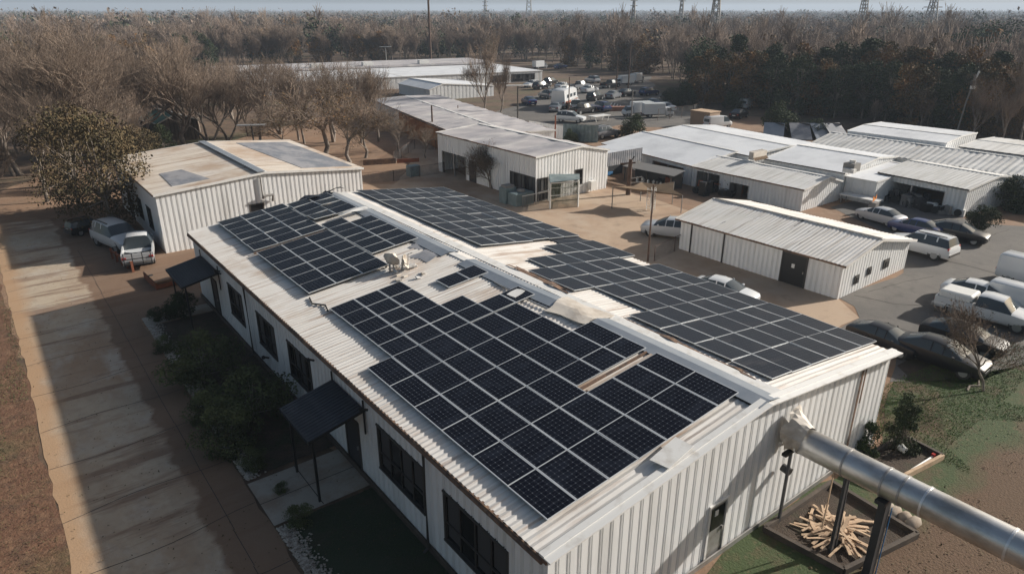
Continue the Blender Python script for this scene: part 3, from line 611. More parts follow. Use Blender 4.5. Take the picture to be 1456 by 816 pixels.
dsh = shed('open_shed', 'open sided shed with a ribbed pale roof, cluttered bays facing the cars', 'shed', (D0.x, D0.y, 0), R_(-5), 9.6, 7.6, 2.3, 2.2, 4.9, 2.82, M['wall'], M['roofrib'], M['roofrib'], pitch=.34, rpitch=.36, oh=.12,
    ops={'left': [(.2, 5.9, 0, 1.75, 'bay')]}, eavetrim=M['black'], wall_depth=.04)
shed('warehouse', 'long rippled white roof running behind the open sided shed', 'warehouse', (70.9, 14, 0), R_(0), 9, 25.5, 2.55, 2.5, 4.3, 3.35, M['wall'], M['roofrib'], M['roofwhite'], pitch=.4, rpitch=.55, rdepth=.05, oh=.1, wob=.04, nv=6)
shed('flat_roof_block', 'white flat roofed block at the back of the white sheds, before the dark trees', 'building', (77.2, 28.6, 0), R_(3), 8.6, 10, 3.5, 3.6, 4, 3.75, M['wall'], M['roofwhite'], pitch=.6, rpitch=.8, rdepth=.01, oh=.05,
    ops={'left': [(.2, 2.2, 1.6, 3.0, 'win', 2), (2.8, 9.4, .8, 1.9, 'win', 8)]})
shed('flat_roof_block', 'grey flat roofed block at the right frame edge before the bare trees', 'building', (79.2, 12, 0), R_(0), 9, 16, 3.0, 3.0, 4.5, 3.2, M['wallcool'], M['roofrib'], pitch=.6, rpitch=.8, rdepth=.02, oh=.1, eavetrim=M['black'])
def by_edge(a, b, z): a = G(*a, z); b_ = G(*b, z); d = b_ - a; return Vector((a.x, a.y, 0)), math.atan2(d.y, d.x), d.length
# far buildings, placed by their near long edge
p, rz, Ln = by_edge((330, 121), (771, 101), 2.4)
shed('far_warehouse', 'very long white warehouse at the edge of the far woods, grey behind its ridge', 'warehouse', p, rz, Ln, 42, 2.4, 2.4, Ln / 2, 2.45, M['wall'], M['roofwhite'], pitch=1.2, rpitch=1.2, rdepth=.02, oh=.1,
     ops={'front': [(Ln * .80, Ln * .86, .3, 1.8, 'win', 8), (Ln * .88, Ln * .97, .2, 1.9, 'win', 8), (Ln * .35, Ln * .41, .3, 1.8, 'win', 6)]})
q = MB(); q.box((Ln / 2, 33, 2.9), (Ln - 1, 17, .5), M['lilac']); fo = q.build('upper_roof', [o for o in COL.objects if o.name.startswith('far_warehouse')][0])
q = MB()
for xx in (.32, .5, .71): q = MB(); q.box((Ln * xx, 25.5, 3.4), (2.6, 1.6, 1.3), M['plastic']); q.build('roof_unit', fo.parent)

p, rz, Ln = by_edge((611, 128), (702, 122), 2.0)
shed('far_shed', 'grey blue gabled shed standing before the very long white warehouse', 'shed', (p.x, p.y, 0), rz, Ln, 14, 2.0, 2.0, Ln * .2, 2.9, M['wallcool'], M['roofwhite'], pitch=.8, rpitch=.8, rdepth=.02, oh=.1)
p = G(665, 197, 2.8); e2 = G(530, 142, 2.8)
ll = shed('far_shed', 'long narrow shed with a cracked pale roof running back behind the office', 'shed', (p.x, p.y, 0), math.atan2(-(e2.x - p.x), e2.y - p.y), 11, (e2 - p).length, 2.8, 2.9, 5.5, 3.05, M['wall'], M['lilac'], pitch=.8, rpitch=.8, rdepth=.02, oh=.15, wob=.04, nv=10, eavetrim=M['ribdark'])
b = MB(); b.box((-.12, 14, 1.35), (.1, 22, 2.5), M['plank']); b.build('plywood_board', ll)
shed('small_shed', 'small dark teal roofed shed hidden among the bare trees on the left', 'shed', G(230, 205) , R_(10), 5, 6, 2.6, 2.6, 2.5, 3.6, M['timber'], M['grnroof'], pitch=.5, rpitch=.5)

b = MB(); pts = [roofpt(*p) + Vector((0, 0, .05)) for p in ((9.9, 27.55), (9.75, 26.9), (10.1, 26.3), (9.95, 25.7))]; b.tube([p - pts[0] for p in pts], .035, M['black'], 6); tag(b.build('roof_cable', None, pts[0]), 'loose black cable crossing the bare roof strip between the panel groups', 'cable')
b = MB(); pts = [roofpt(16.3, y) + Vector((0, 0, .06)) for y in (16.8, 18.2, 19.6, 21.2, 22.6)]; b.tube([p - pts[0] + Vector((.05 * math.sin(i * 2), 0, 0)) for i, p in enumerate(pts)], .03, M['steeldull'], 6); tag(b.build('conduit', None, pts[0]), 'thin grey conduit running below the ridge flashing beside the upper panels', 'conduit')
for k, (y, z) in enumerate(((35.9, 3.2), (29.6, .9), (23.6, 3.3), (19.0, 3.35), (36.0, 3.3))):
    b = MB(); b.bar((-.08, y - Y0, z), (-.3, y - Y0, z + .12), .07, .07, M['black']); b.box((-.32, y - Y0, z + .1), (.12, .14, .12), M['black']); b.build('wall_lamp', main)
# ================================================================ GROUND AND SURFACES
def add_band(m, col, xc, slope, side, soft, amp, amount, scale=.35, kx=1.0):
    """a band of washed dirt, or of sunlit tan put into the colour, along one long edge of the concrete, ragged edge from noise"""
    nt = m.node_tree; N = nt.nodes; L = nt.links; bs = N['Principled BSDF']; cur = bs.inputs['Base Color'].links[0].from_socket
    g = N.new('ShaderNodeNewGeometry'); sp = N.new('ShaderNodeSeparateXYZ'); L.new(g.outputs['Position'], sp.inputs[0])
    nz = N.new('ShaderNodeTexNoise'); nz.inputs['Scale'].default_value = scale; nz.inputs['Detail'].default_value = 8; nz.inputs['Roughness'].default_value = .6
    mp = N.new('ShaderNodeMapping'); mp.inputs['Scale'].default_value = (.8, 1.2, 1); mp.inputs['Location'].default_value = (xc * 3, 5, 0); L.new(g.outputs['Position'], mp.inputs[0]); L.new(mp.outputs[0], nz.inputs['Vector'])
    def mt(op, a, b):
        n = N.new('ShaderNodeMath'); n.operation = op
        for i, q in enumerate((a, b)):
            if hasattr(q, 'links'): L.new(q, n.inputs[i])
            else: n.inputs[i].default_value = q
        return n.outputs[0]
    d = mt('MULTIPLY', mt('SUBTRACT', mt('ADD', mt('MULTIPLY', sp.outputs['X'], kx), mt('MULTIPLY', sp.outputs['Y'], slope)), xc), side)
    d = mt('ADD', d, mt('MULTIPLY', mt('SUBTRACT', nz.outputs['Fac'], .5), amp))
    mr = N.new('ShaderNodeMapRange'); mr.inputs['From Min'].default_value = 0; mr.inputs['From Max'].default_value = soft; mr.inputs['To Max'].default_value = amount; L.new(d, mr.inputs['Value'])
    mx = N.new('ShaderNodeMix'); mx.data_type = 'RGBA'; L.new(mr.outputs[0], mx.inputs['Factor']); L.new(cur, mx.inputs['A']); mx.inputs['B'].default_value = (*col, 1); L.new(mx.outputs['Result'], bs.inputs['Base Color'])
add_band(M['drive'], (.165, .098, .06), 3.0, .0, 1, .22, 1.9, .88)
add_band(M['drive'], (.38, .235, .13), .25, 0, -1, .7, 1.2, .85)  # verge dirt plus the warm tan of the sunlit strip, painted into the concrete

def sheet(name, pts, z, m, jag=0.0, seg=1.5, seed=0, kind='structure'):
    r = random.Random(seed); out = []
    n = len(pts)
    for i in range(n):
        a = Vector(pts[i][:2]); b_ = Vector(pts[(i + 1) % n][:2]); L = (b_ - a).length
        k = max(1, int(L / seg)) if jag else 1
        nn = Vector((-(b_ - a).y, (b_ - a).x)); nn.normalize()
        for j in range(k):
            p = a.lerp(b_, j / k)
            if j and jag: p = p + nn * r.uniform(-jag, jag)
            out.append((p.x, p.y, z))
    me = bpy.data.meshes.new(name); bm = bmesh.new(); f = bm.faces.new([bm.verts.new(p) for p in out]); f.normal_update()
    if f.normal.z < 0: f.normal_flip()
    bmesh.ops.triangulate(bm, faces=[f]); bm.to_mesh(me); bm.free(); me.materials.append(m)
    o = bpy.data.objects.new(name, me); COL.objects.link(o); o['kind'] = kind; return o
def gp(*px): return [tuple(G(*p))[:2] for p in px]
add_band(M['lawn'], (.115, .064, .038), 7.3, 1.0, -1, .9, 3.8, .9, .3, kx=.02)
sheet('ground', [(-4000, -2000), (7000, -2000), (7000, 7000), (-4000, 7000)], 0, M['ground'])
sheet('dirt_ground', [(-1.0, 40), (-4, 62), (0, 78), (6, 92), (22, 92), (40, 105), (52, 112), (72, 104), (60, 80), (88, 74), (100, 66), (98, 44), (92, 10), (60, 8), (38, 14), (24, 8.5), (17, 8), (8, 9), (8, 30), (-1, 39)], .004, M['dirt'], .5, 2, 1)
sheet('turf_verge', [(-.85, -4), (-.85, 20), (-.85, 46), (-1.4, 60), (-14, 66), (-30, 60), (-30, -4)], .008, M['verge'], .25, 1.2, 2)
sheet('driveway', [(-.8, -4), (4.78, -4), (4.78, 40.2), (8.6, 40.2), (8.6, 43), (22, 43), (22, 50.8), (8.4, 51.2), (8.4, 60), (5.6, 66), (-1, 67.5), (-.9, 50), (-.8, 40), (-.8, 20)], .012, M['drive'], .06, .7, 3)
sheet('yard', gp((505, 262), (560, 262), (600, 215), (640, 240), (740, 290), (862, 268), (890, 272), (980, 300), (985, 358), (1193, 426), (1222, 452), (1180, 478)) + [(25.6, 14), (25.6, 44), (24, 46)], .012, M['yard'], .25, 1.5, 4)
sheet('yard', gp((560, 205), (600, 175), (640, 195), (625, 240), (600, 250)), .016, M['yard'], .3, 1.5, 5)
sheet('asphalt_lot', gp((1193, 424), (1285, 388), (1290, 345), (1180, 295), (1215, 286), (1270, 286), (1375, 312), (1400, 318), (1456, 322), (1640, 345), (1750, 480), (1456, 520), (1390, 545), (1265, 543), (1275, 500), (1180, 476), (1222, 452), (1215, 436)), .016, M['asphalt'], .15, 1.2, 6)
sheet('far_asphalt_lot', gp((690, 188), (760, 178), (840, 190), (880, 178), (960, 182), (1010, 178), (1000, 160), (965, 158), (930, 128), (925, 108), (900, 108), (870, 118), (780, 124), (740, 150), (690, 165)), .008, M['asphalt'], .8, 4, 7)
sheet('lawn', gp((1270, 546), (1456, 518), (1620, 500), (1800, 640), (1500, 1000), (1200, 900), (1005, 816), (1075, 745), (1255, 634)), .016, M['lawn'], .2, 1, 8)
#sheet('dirt_patch', gp((1335, 640), (1456, 610), (1600, 700), (1500, 900), (1290, 830), (1300, 760)), .020, M['verge'], .5, .5, 9)
sheet('dirt_patch', gp((1285, 545), (1400, 535), (1430, 500), (1330, 480), (1280, 490)), .020, M['bed'], .25, .8, 10)
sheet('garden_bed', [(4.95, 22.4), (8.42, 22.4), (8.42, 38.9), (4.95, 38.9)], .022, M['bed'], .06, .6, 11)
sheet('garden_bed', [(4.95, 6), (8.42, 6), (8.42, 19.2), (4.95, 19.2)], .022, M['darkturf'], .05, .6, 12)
sheet('footpath', [(4.84, 19.35), (8.43, 19.35), (8.43, 22.1), (4.84, 22.1)], .03, M['path'])
sheet('footpath', [(4.84, 39.0), (8.43, 39.0), (8.43, 40.3), (4.84, 40.3)], .03, M['path'])
sheet('footpath', [(2.2, 66.5), (5.6, 66.5), (20, 92), (14, 92)], .012, M['dirt'], .3, 2, 13)
b = MB()   # joints in the concrete (grooves)
r = random.Random(5)
for y in (4, 7.3, 10.7, 14.2, 17.4, 20.6, 23.9, 27.4, 30.6, 34.0, 37.6, 41.4, 45.5, 49.6, 54, 58.5):
    pts = [(-.78 + 5.5 * k / 8, y + .12 * math.sin(k * .8 + y) + .03 * k, .0165) for k in range(9)]
    for p, q in zip(pts[:-1], pts[1:]): b.bar(p, q, .028, .002, M['joint'])
for a, c in zip([(3.72, y + 0.0) for y in range(-2, 58, 2)], [(3.72, y + 2.0) for y in range(-2, 58, 2)]):
    if r.random() < .8: b.bar((a[0] + r.uniform(-.02, .02), a[1], .0165), (c[0] + r.uniform(-.02, .02), c[1], .0165), .022, .002, M['joint'])
b.bar((4.8, 20.7, .033), (8.4, 20.7, .033), .03, .002, M['joint']); b.bar((6.6, 19.4, .033), (6.6, 22.1, .033), .03, .002, M['joint'])
b.bar((6.2, 39.0, .033), (6.4, 40.3, .033), .03, .002, M['joint'])
o = b.build('driveway_joints'); o['kind'] = 'structure'
b = MB()   # cracks in the asphalt
def crack(pts, w=.06, z=.0215):
    pp = gp(*pts); r = random.Random(len(pts)); out = []
    for a, c in zip(pp[:-1], pp[1:]):
        k = max(2, int(math.dist(a, c) / .6))
        for j in range(k): out.append((a[0] + (c[0] - a[0]) * j / k + r.uniform(-.07, .07), a[1] + (c[1] - a[1]) * j / k + r.uniform(-.07, .07), z))
    for a, c in zip(out[:-1], out[1:]): b.bar(a, c, w * r.uniform(.5, 1.3), .002, M['joint'])
crack([(1215, 420), (1270, 432), (1330, 436)]); crack([(1330, 368), (1385, 380), (1456, 402)], .1); crack([(1235, 415), (1290, 400), (1340, 392)], .04)
crack([(1360, 348), (1400, 338), (1440, 325)], .05); crack([(1290, 470), (1240, 455), (1225, 452)], .04)
o = b.build('asphalt_cracks'); o['kind'] = 'structure'
b = MB()   # painted bay lines of the far lot
for k in range(9):
    a = G(868 + 4 * k, 150 + k * 1.5); b.bar((a.x, a.y, .0135), (a.x + 3.5, a.y + 3, .0135), .12, .002, M['trim'])
o = b.build('bay_lines'); o['kind'] = 'structure'

# pebbles along the garden edge: stuff
n = 11000; ys = rng.uniform(6, 39.0, n); keep = ~((ys > 19.2) & (ys < 22.3)); ys = ys[keep]; n = len(ys)
xs = 4.95 + np.abs(rng.normal(0, .26, n)) - .08; s = rng.uniform(.03, .075, n)
Vv = []; Ff = []
octv = np.array([(1,0,0),(0,1,0),(-1,0,0),(0,-1,0),(0,0,.8),(0,0,-.5)]); octf = np.array([(0,1,4),(1,2,4),(2,3,4),(3,0,4),(1,0,5),(2,1,5),(3,2,5),(0,3,5)])
an = rng.uniform(0, 6.28, n); V = np.zeros((n, 6, 3)); c, s_ = np.cos(an), np.sin(an)
V[:, :, 0] = (octv[None, :, 0] * c[:, None] - octv[None, :, 1] * s_[:, None] * .7) * s[:, None] + xs[:, None]
V[:, :, 1] = (octv[None, :, 0] * s_[:, None] + octv[None, :, 1] * c[:, None] * .7) * s[:, None] + ys[:, None]
V[:, :, 2] = octv[None, :, 2] * s[:, None] * .7 + .03
F = (octf[None] + (np.arange(n) * 6)[:, None, None]).reshape(-1, 3)
o = bpy.data.objects.new('gravel_edging', fast_mesh('gravel_edging', V.reshape(-1, 3), F, M['pebble'])); COL.objects.link(o); tag(o, 'pale pebble edging between the driveway and the garden beds', 'gravel', kind='stuff')
# grass blades: stuff
def blades(name, label, cx, cy, ok, n, h, m, w=.02):
    xs = rng.uniform(*cx, n); ys = rng.uniform(*cy, n)
    kp = np.array([ok(x, y) for x, y in zip(xs, ys)]); xs, ys = xs[kp], ys[kp]; n = len(xs)
    V = np.zeros((n, 3, 3)); a = rng.uniform(0, 6.28, n); hh = rng.uniform(.4, 1, n) * h
    V[:, 0, 0] = xs - np.cos(a) * w; V[:, 0, 1] = ys - np.sin(a) * w; V[:, 1, 0] = xs + np.cos(a) * w; V[:, 1, 1] = ys + np.sin(a) * w
    V[:, 2, 0] = xs + rng.normal(0, h * .4, n); V[:, 2, 1] = ys + rng.normal(0, h * .4, n); V[:, 2, 2] = hh; V[:, :2, 2] = .01
    o = bpy.data.objects.new(name, fast_mesh(name, V.reshape(-1, 3), np.arange(n * 3).reshape(-1, 3), m)); COL.objects.link(o); tag(o, label, 'grass', kind='stuff')
from mathutils import noise as mnoise
blades('lawn_grass', 'patchy green grass growing on the lawn beside the black cars', (18, 40), (-2, 12.0), lambda x, y: (y < 12 - (x - 26) * .12) and not (17 < x < 26.3 and 5.5 < y < 9.6) and mnoise.noise((x * .28, y * .45, 1.5)) > (-.4 if y > 7.6 else .22), 110000, .09, M['grass'], .014)
blades('verge_grass', 'thin brown green grass on the verge left of the driveway', (-9, -.85), (8, 60), lambda x, y: mnoise.noise((x * .35, y * .2, 4.5)) > .12, 45000, .09, M['leafshrub'], .016)
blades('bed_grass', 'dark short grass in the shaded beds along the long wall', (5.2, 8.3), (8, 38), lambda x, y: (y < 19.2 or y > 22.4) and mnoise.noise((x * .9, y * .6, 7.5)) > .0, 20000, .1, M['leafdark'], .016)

# fallen leaves: stuff
def litter(name, label, pts, m, s0, s1):
    pts = np.array(pts); n = len(pts); a = rng.uniform(0, 6.28, n); s = rng.uniform(s0, s1, n); t = rng.normal(0, .35, n); V = np.zeros((n, 4, 3))
    for k, (u, v) in enumerate(((-1, 0), (0, -.6), (1, 0), (0, .6))):
        V[:, k, 0] = pts[:, 0] + (u * np.cos(a) - v * np.sin(a)) * s; V[:, k, 1] = pts[:, 1] + (u * np.sin(a) + v * np.cos(a)) * s; V[:, k, 2] = .035 + u * t * s + np.abs(t) * s
    o = bpy.data.objects.new(name, fast_mesh(name, V.reshape(-1, 3), np.arange(n * 4).reshape(-1, 4), m)); COL.objects.link(o); tag(o, label, 'leaf litter', kind='stuff')
P_ = []
for _ in range(6000):
    x, y = rng.uniform(17, 40), rng.uniform(-2, 11.5)
    if not (17.5 < x < 22.5 and 6 < y < 9.5) and mnoise.noise((x * .3, y * .3, 9.5)) < .12: P_.append((x, y))
litter('fallen_leaves', 'dry brown leaves scattered over the soil and lawn by the duct', P_, M['leafbrown'], .02, .05)
P_ = [(x, y) for x, y in zip(-.95 - np.abs(rng.normal(0, 2.6, 8000)), rng.uniform(8, 62, 8000))]
litter('fallen_leaves', 'dry brown leaves lying over the verge left of the driveway', P_, M['leafbrown'], .02, .045)
P_ = [(x, y) for x, y in zip(rng.uniform(-.7, 8.3, 1600), rng.uniform(12, 62, 1600)) if x < 4.8 or rng.random() < .5]
litter('fallen_leaves', 'few stray leaves blown over the driveway and the beds', P_, M['leafbrown'], .02, .045)
# ================================================================ YARD FURNITURE, POLES, FENCES
def pole_thing(name, label, cat, px, yb, yt, r=.11, m=None, arm=None, group=None, head=None, minh=2.0):
    g = G(px, yb); h = max(top_z(px, yb, yt), minh); e = empty(name, g, label, cat, group)
    b = MB(); b.tube([(0, 0, 0), (0, 0, h * .5), (0, 0, h)], [r, r * .85, r * .7], m or M['pole'], 10); b.build('post', e)
    if arm:
        b = MB()
        for k in range(arm[1]):
            z = h - .25 - k * .7; b.box((0, 0, z), (arm[0] * CR.x, .1, .1), m or M['pole'], None) if False else b.bar(Vector((-CR.x, -CR.y, 0)) * arm[0] / 2 + Vector((0, 0, z)), Vector((CR.x, CR.y, 0)) * arm[0] / 2 + Vector((0, 0, z)), .1, .1, m or M['pole'])
            for s in (-.9, -.45, .45, .9):
                q = Vector((CR.x, CR.y, 0)) * arm[0] / 2 * s; b.tube([q + Vector((0, 0, z)), q + Vector((0, 0, z + .25))], .04, M['polegrey'], 6)
        b.build('crossarm', e)
    if head == 'lamp':
        b = MB(); q = Vector((CR.x, CR.y, 0)); b.tube([(0, 0, h - .1), q * .3 + Vector((0, 0, h + .05)), q * 1.3 + Vector((0, 0, h + .02))], .05, M['polegrey'], 6); b.build('arm', e)
        b = MB(); b.box(q * 1.5 + Vector((0, 0, h)), (.6, .6, .12), M['polegrey']); b.build('lamp_head', e)
    if head == 'twin':
        b = MB(); q = Vector((CR.x, CR.y, 0)); b.bar(-q * 1.6 + Vector((0, 0, h)), q * 1.6 + Vector((0, 0, h + .05)), .5, .12, M['plastic']); b.build('lamp_head', e)
    return e
pole_thing('lamp_post', 'black post with a wide white flat lamp head left of the far car park', 'lamp post', 736, 186, 122, .13, M['mull'], head='twin')
pole_thing('wooden_post', 'thick dark post standing behind the roof of the office on the left', 'post', 616, 206, 150, .14)
pole_thing('wooden_post', 'slimmer dark post right of the thick one behind the office', 'post', 652, 185, 150, .09)
pole_thing('light_pole', 'slim tall grey pole in the yard just left of the low hut', 'pole', 921, 372, 262, .07, M['pole'])
pole_thing('lamp_post', 'pale street lamp with a bent arm before the dark trees', 'lamp post', 1130, 150, 124, .1, M['plastic'], head='lamp')
pole_thing('utility_pole', 'brown utility pole with crossarm at the edge of the far car park', 'utility pole', 893, 130, 62, .16, arm=(2.4, 1))
pole_thing('utility_pole', 'bare brown pole left of the crossarm pole in the far lot', 'utility pole', 876, 128, 78, .12)
pole_thing('utility_pole', 'very tall dark mast standing behind the long far warehouse', 'utility pole', 613, 98, -25, .38)
pole_thing('utility_pole', 'twin headed grey pole behind the long far warehouse', 'utility pole', 550, 100, 67, .2, M['polegrey'], head='twin')
pole_thing('utility_pole', 'tall thin pole between the motorhome and the parked pickups', 'utility pole', 808, 170, 110, .1, M['pole'])
pole_thing('wooden_post', 'rusty post behind the fence right of the office roof', 'post', 789, 205, 165, .12, M['rust'])
pole_thing('utility_pole', 'short grey pole by the white trucks of the far lot', 'utility pole', 897, 176, 128, .1, M['polegrey'])
pole_thing('lamp_post', 'lamp on a post among the bare trees before the tan roof', 'lamp post', 365, 232, 178, .1, M['mull'], head='twin')
# leaning mast at right
g = G(1358, 196); e = empty('leaning_mast', g, 'thin leaning grey mast with a camera cluster before the dark trees', 'mast'); h = top_z(1358, 196, 105)
b = MB(); b.tube([(0, 0, 0), (.25, -.2, h * .55), (.55, -.5, h)], .1, M['polegrey'], 8); b.build('post', e)
b = MB(); b.box((.5, -.45, h * .86), (.5, .5, .7), M['black']); b.box((.52, -.5, h * .8), (.55, .5, .4), M['plastic']); b.tube([(.55, -.5, h * .9), (.8, -.7, h * 1.05)], .1, M['plastic'], 6); b.build('camera_cluster', e)
# rusty trunk like post with cross pieces at the entrance canopy
g = G(893, 277); e = empty('utility_pole', g, 'thick rusty brown post with brackets in front of the entrance canopy', 'utility pole')
b = MB(); b.tube([(0, 0, 0), (0.02, 0, 1.6), (.05, 0, 3.3)], [.24, .2, .17], M['pole'], 10); b.build('post', e)
b = MB(); q = Vector((CR.x, CR.y, 0)); b.bar(-q * .9 + Vector((0, 0, 2.9)), q * .5 + Vector((0, 0, 3.0)), .12, .12, M['pole']); b.bar(Vector((0, 0, 1.5)), q * 1.2 + Vector((0, 0, 1.7)), .08, .08, M['steeldull']); b.bar(Vector((0, 0, 1.1)), q * 1.1 + Vector((0, 0, 1.2)), .08, .08, M['steeldull'])
b.tube([q * .2 + Vector((0, 0, 3.3)), q * .35 + Vector((0, 0, 3.6))], .06, M['mull'], 6); b.build('bracket', e)
# transmission towers on the horizon
def pylon(px, yb, yt, wpx, label, dist):
    d = ray(px, 14); d = Vector((d.x, d.y, 0)).normalized(); p = d * dist; zt = CH + (14 - yt) / FPX * dist * (1053 / 977) ** 0; w = wpx / FPX * dist
    e = empty('lattice_tower', (p.x, p.y, 0), label, 'lattice tower'); b = MB(); q = Vector((CR.x, CR.y, 0)); n_ = Vector((q.y, -q.x, 0)); m = M['polegrey']; t = .28 + dist / 2200
    K = 9; zs = [zt * (1 - (1 - k / K) ** 1.0) for k in range(K + 1)]
    def wd(z): return w * (1 - .72 * z / zt)
    for sx in (-1, 1):
        for sy in (-1, 1): b.bar(q * sx * wd(0) / 2 + n_ * sy * wd(0) / 2, q * sx * wd(zt) / 2 + n_ * sy * wd(zt) / 2 + Vector((0, 0, zt)), t, t, m)
    for k in range(K):
        z0_, z1_ = zs[k], zs[k + 1]
        for sy in (-1, 1):
            for sx in (-1, 1): b.bar(q * sx * wd(z0_) / 2 + n_ * sy * wd(z0_) / 2 + Vector((0, 0, z0_)), -q * sx * wd(z1_) / 2 + n_ * sy * wd(z1_) / 2 + Vector((0, 0, z1_)), t * .6, t * .6, m)
    b.build('lattice', e)
    b = MB()
    for zz in (.72, .86, 1.0): b.bar(-q * w * .75 + Vector((0, 0, zt * zz)), q * w * .75 + Vector((0, 0, zt * zz)), t * .8, t * .8, m)
    b.build('crossarm', e); return e
pylon(1018, 52, -22, 13, 'nearest lattice tower, standing tall above the woods right of centre', 330)
pylon(1326, 40, -4, 14, 'squat lattice tower with a broad top at the upper right', 420)
pylon(1228, 30, -25, 9, 'slim lattice tower left of the squat one at the upper right', 480)
pylon(969, 35, -10, 6, 'small faint lattice tower just left of the nearest one', 620)
pylon(752, 18, -12, 9, 'faint pale lattice tower over the middle of the woods', 800)
pylon(690, 22, 0, 5, 'small faint lattice tower left of the pale middle one', 800)
pylon(901, 38, 3, 6, 'dark narrow lattice tower above the far car park', 450)

# fences
def fence(label, pts, h, group=None, posts=2.5, m=None, name='chain_link_fence'):
    pp = [Vector((*p, 0)) for p in gp(*pts)]; e = empty(name, pp[0], label, 'fence', group)
    b = MB(); q = MB()
    for a, c in zip(pp[:-1], pp[1:]):
        a = a - pp[0]; c = c - pp[0]; k = max(1, int((c - a).length / posts))
        b.poly([a, c, c + Vector((0, 0, h)), a + Vector((0, 0, h))], m or M['chain'])
        for j in range(k + 1): p = a.lerp(c, j / k); q.bar(p, p + Vector((0, 0, h + .05)), .045, .045, M['pole'])
        q.bar(a + Vector((0, 0, h)), c + Vector((0, 0, h)), .025, .025, M['pole'])
    b.build('mesh_panel', e); q.build('fence_post', e); return e
fence('wire fence running from the slim yard pole to the corner of the low hut', [(930, 372), (985, 345)], 1.1)
fence('dark mesh fence beside the white trucks of the far lot', [(935, 172), (985, 166), (1000, 160)], 1.8)
fence('wire fence before the bare trees at the left of the yard', [(515, 262), (560, 258), (632, 246)], 1.1)
fence('wire fence along the foot of the orange plywood shed', [(560, 232), (590, 212), (650, 215)], 1.2)
# fence made of boards right of long shed
pp = [Vector((*p, 0)) for p in gp((752, 192), (800, 200), (850, 203))]
e = empty('board_fence', pp[0], 'cream board fence with a darker end panel behind the office roof', 'fence')
for i, (a, c, m) in enumerate(((pp[0], pp[1], M['wall']), (pp[1], pp[2], M['tank']))):
    b = MB(); d = (c - a); L = d.length; d.normalize(); corr(b, a - pp[0], d, (0, 0, 1), (d.y, -d.x, 0), L, 0, 1.9 if i == 0 else 2.2, .5, .04, m); b.build('board_panel', e)

# netted cage
g0 = G(782, 297); e = empty('netted_cage', g0, 'tall frame cage with green netting standing in front of the office', 'cage')
A = [Vector((0, 0, 0)), Vector((2.35, -1.0, 0)), Vector((4.1, .9, 0)), Vector((1.6, 2.1, 0))]; h = 2.25
b = MB()
for p in A: b.bar(p, p + Vector((0, 0, h)), .11, .11, M['plastic'])
for p, q in zip(A, A[1:] + A[:1]): b.bar(p + Vector((0, 0, h)), q + Vector((0, 0, h)), .09, .09, M['plastic']); b.bar(p + Vector((0, 0, 1.15)), q + Vector((0, 0, 1.15)), .05, .05, M['plastic'])
b.build('frame', e)
b = MB()
for p, q in zip(A, A[1:] + A[:1]): b.poly([p, q, q + Vector((0, 0, h)), p + Vector((0, 0, h))], M['net'])
b.build('netting', e)
b = MB(); t = [p * 1.03 + Vector((-.1, -.1, h + .1 + (.12 if i % 2 else .0))) for i, p in enumerate(A)]; b.poly(t, M['tank']); b.poly([p - Vector((0, 0, .03)) for p in t][::-1], M['tank']); b.build('cover', e)
g1 = G(722, 292); e = empty('cooling_unit', g1, 'grey green boxy cooling unit with a caged front beside the netted cage', 'cooling unit')
b = MB(); b.box((1.2, -.2, .55), (2.0, 1.5, 1.1), M['tank']); b.build('housing', e, bevel=.04); b = MB(); b.box((.6, .8, .7), (1.2, 1.0, 1.4), M['tank']); b.build('housing', e, bevel=.04)
b = MB(); b.box((.6, .8, 1.45), (.9, .8, .3), M['polegrey']); b.build('vent_box', e); b = MB(); b.tube([(1.3, -.2, 1.1), (1.3, -.2, 1.28)], .38, M['polegrey'], 16); b.build('fan_cowl', e)
b = MB()
for k in range(11): b.bar((.6 + k * .18, -1.35, 0), (.6 + k * .18, -1.35, 1.0), .04, .04, M['polegrey'])
b.bar((.55, -1.35, 1.0), (2.5, -1.35, 1.0), .05, .05, M['plastic']); b.bar((2.4, -1.35, 1.0), (3.7, -1.2, 1.0), .12, .14, M['plastic']); b.build('front_grille', e)
# shade canopy left of the hut
c0 = G(948, 300); e = empty('shade_canopy', c0, 'sagging tan canvas shade sail on thin posts behind the low hut', 'canopy')
b = MB(); P = [(-3.2, 3.4, 1.95), (0.6, 3.6, 1.75), (2.1, 1.2, 2.0), (.4, -1.2, 1.55), (-1.6, .2, 1.95)]; c = Vector((-.3, 1.4, 1.35))
for p, q in zip(P, P[1:] + P[:1]):
    p, q = Vector(p), Vector(q); mid = (p + q) / 2 + (c - (p + q) / 2) * .22
    for a1, a2 in ((p, mid), (mid, q)): b.poly([a1, a2, c], M['canvas']); b.poly([a1 - Vector((0, 0, .03)), c - Vector((0, 0, .03)), a2 - Vector((0, 0, .03))], M['canvas'])
b.build('sail', e)
for p in P: b = MB(); b.bar((p[0], p[1], 0), p, .06, .06, M['polegrey']); b.build('post', e)
g = G(925, 300); e = empty('wire_tower', g, 'narrow white wire rack standing at the left end of the shade sail', 'rack')
b = MB()
for sx in (0, .5):
    for sy in (0, .5): b.bar((sx, sy, 0), (sx, sy, 1.9), .05, .05, M['plastic'])
for k in range(8):
    z = .2 + k * .23; b.bar((0, 0, z), (.5, 0, z), .03, .03, M['plastic']); b.bar((0, 0, z), (0, .5, z), .03, .03, M['plastic']); b.bar((0, 0, z), (.5, 0, z + .2), .03, .03, M['plastic'])
b.build('frame', e)
